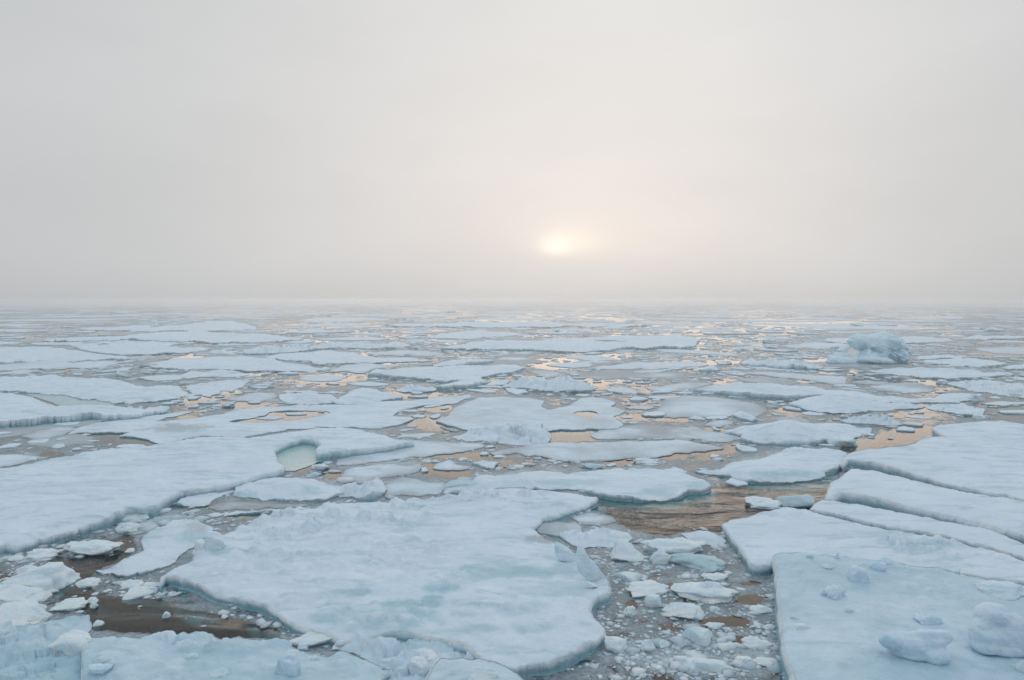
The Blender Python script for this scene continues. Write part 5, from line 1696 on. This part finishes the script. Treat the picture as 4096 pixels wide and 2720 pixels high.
SKY_BASE = (0.505, 0.518, 0.524)
sky = add_col(SKY_BASE, gauss(direc(7, 17), 0.50, 0.85, 0.55), (0.262, 0.225, 0.190))
sky = add_col(sky, gauss(direc(10, 88), 0.62, 0.62, 0.62), (0.29, 0.385, 0.485))
sun_d = (sdir.x, sdir.y, sdir.z)
off = Vector(sun_d) + Vector((0.020, 0, 0.004))
sky = add_col(sky, gauss(sun_d, 0.020, 0.015, 0.011), (0.19, 0.175, 0.14))
sky = add_col(sky, gauss(off, 0.045, 0.024, 0.016), (0.16, 0.125, 0.065))
sky = add_col(sky, gauss(Vector(sun_d) + Vector((0.06, 0, 0.012)), 0.15, 0.065, 0.036), (0.10, 0.060, 0.024))
sky = add_col(sky, gauss(Vector(sun_d) + Vector((0.04, 0, 0.03)), 0.42, 0.20, 0.10), (0.068, 0.030, 0.012))
# the fog bank near the horizon is a little darker
lowz = math_(nt, 'EXPONENT', math_(nt, 'MULTIPLY', math_(nt, 'ABSOLUTE', dot((0, 0, 1))), -1 / 0.035))
dk = math_(nt, 'SUBTRACT', 1.0, math_(nt, 'MULTIPLY', lowz, 0.13))
vs = N(nt, 'ShaderNodeVectorMath', operation='SCALE')
nt.links.new(sky, vs.inputs[0])
nt.links.new(dk, vs.inputs['Scale'])
sky = vs.outputs[0]
# faint uneven fog
fn = N(nt, 'ShaderNodeTexNoise')
mp = N(nt, 'ShaderNodeMapping')
mp.inputs['Scale'].default_value = (1, 1, 3.5)
nt.links.new(dirv, mp.inputs['Vector'])
nt.links.new(mp.outputs[0], fn.inputs['Vector'])
fn.inputs['Scale'].default_value = 2.6
fn.inputs['Detail'].default_value = 4
vm = N(nt, 'ShaderNodeVectorMath', operation='SCALE')
nt.links.new(sky, vm.inputs[0])
nt.links.new(math_(nt, 'ADD', math_(nt, 'MULTIPLY', math_(nt, 'SUBTRACT', fn.outputs['Fac'], 0.5), 0.16), 1.0), vm.inputs['Scale'])
bg = N(nt, 'ShaderNodeBackground')
nt.links.new(vm.outputs[0], bg.inputs['Color'])
bg.inputs['Strength'].default_value = 1.0
nt.links.new(bg.outputs[0], N(nt, 'ShaderNodeOutputWorld').inputs['Surface'])

sl = bpy.data.lights.new('sun', 'SUN')
sl.energy = 0.55
sl.angle = math.radians(60)
sl.color = (1.0, 0.78, 0.61)
so = bpy.data.objects.new('sun', sl)
COL.objects.link(so)
so.rotation_euler = Vector(sun_d).to_track_quat('Z', 'Y').to_euler()

hz_m, hnt = new_mat('fog')
pv = N(hnt, 'ShaderNodeVolumePrincipled')
pv.inputs['Color'].default_value = (1.0, 1.0, 1.0, 1)
pv.inputs['Density'].default_value = 0.0013
pv.inputs['Anisotropy'].default_value = 0.68
hnt.links.new(pv.outputs[0], N(hnt, 'ShaderNodeOutputMaterial').inputs['Volume'])
bm = bmesh.new()
bmesh.ops.create_cube(bm, size=1.0)
for v in bm.verts:
    v.co = Vector((v.co.x * 8200, v.co.y * 8200, -4.2 + (v.co.z + 0.5) * 15.2))
me = bpy.data.meshes.new('haze')
bm.to_mesh(me)
bm.free()
me.materials.append(hz_m)
hz = link('haze', me)
hz['kind'] = 'stuff'
hz['label'] = 'pale sea fog lying over the pack ice'
hz['category'] = 'fog'

cam = bpy.data.cameras.new('camera')
cam.lens = 24.0
cam.sensor_width = 36.0
cam.clip_end = 20000
cam.clip_start = 0.1
co = bpy.data.objects.new('camera', cam)
COL.objects.link(co)
co.location = (0, 0, CAM_H)
co.rotation_euler = (math.pi / 2 - PITCH, 0, 0)
scene.camera = co

scene.view_settings.view_transform = 'Standard'
scene.view_settings.look = 'None'
scene.view_settings.exposure = 0.0
scene.view_settings.gamma = 1.0
scene.view_settings.use_curve_mapping = False
scene.render.engine = 'CYCLES'
scene.cycles.use_denoising = True
scene.cycles.max_bounces = 6
scene.cycles.diffuse_bounces = 3
scene.cycles.glossy_bounces = 2
scene.cycles.transmission_bounces = 2
scene.cycles.transparent_max_bounces = 6
scene.cycles.volume_bounces = 1
scene.cycles.caustics_reflective = False
scene.cycles.caustics_refractive = False
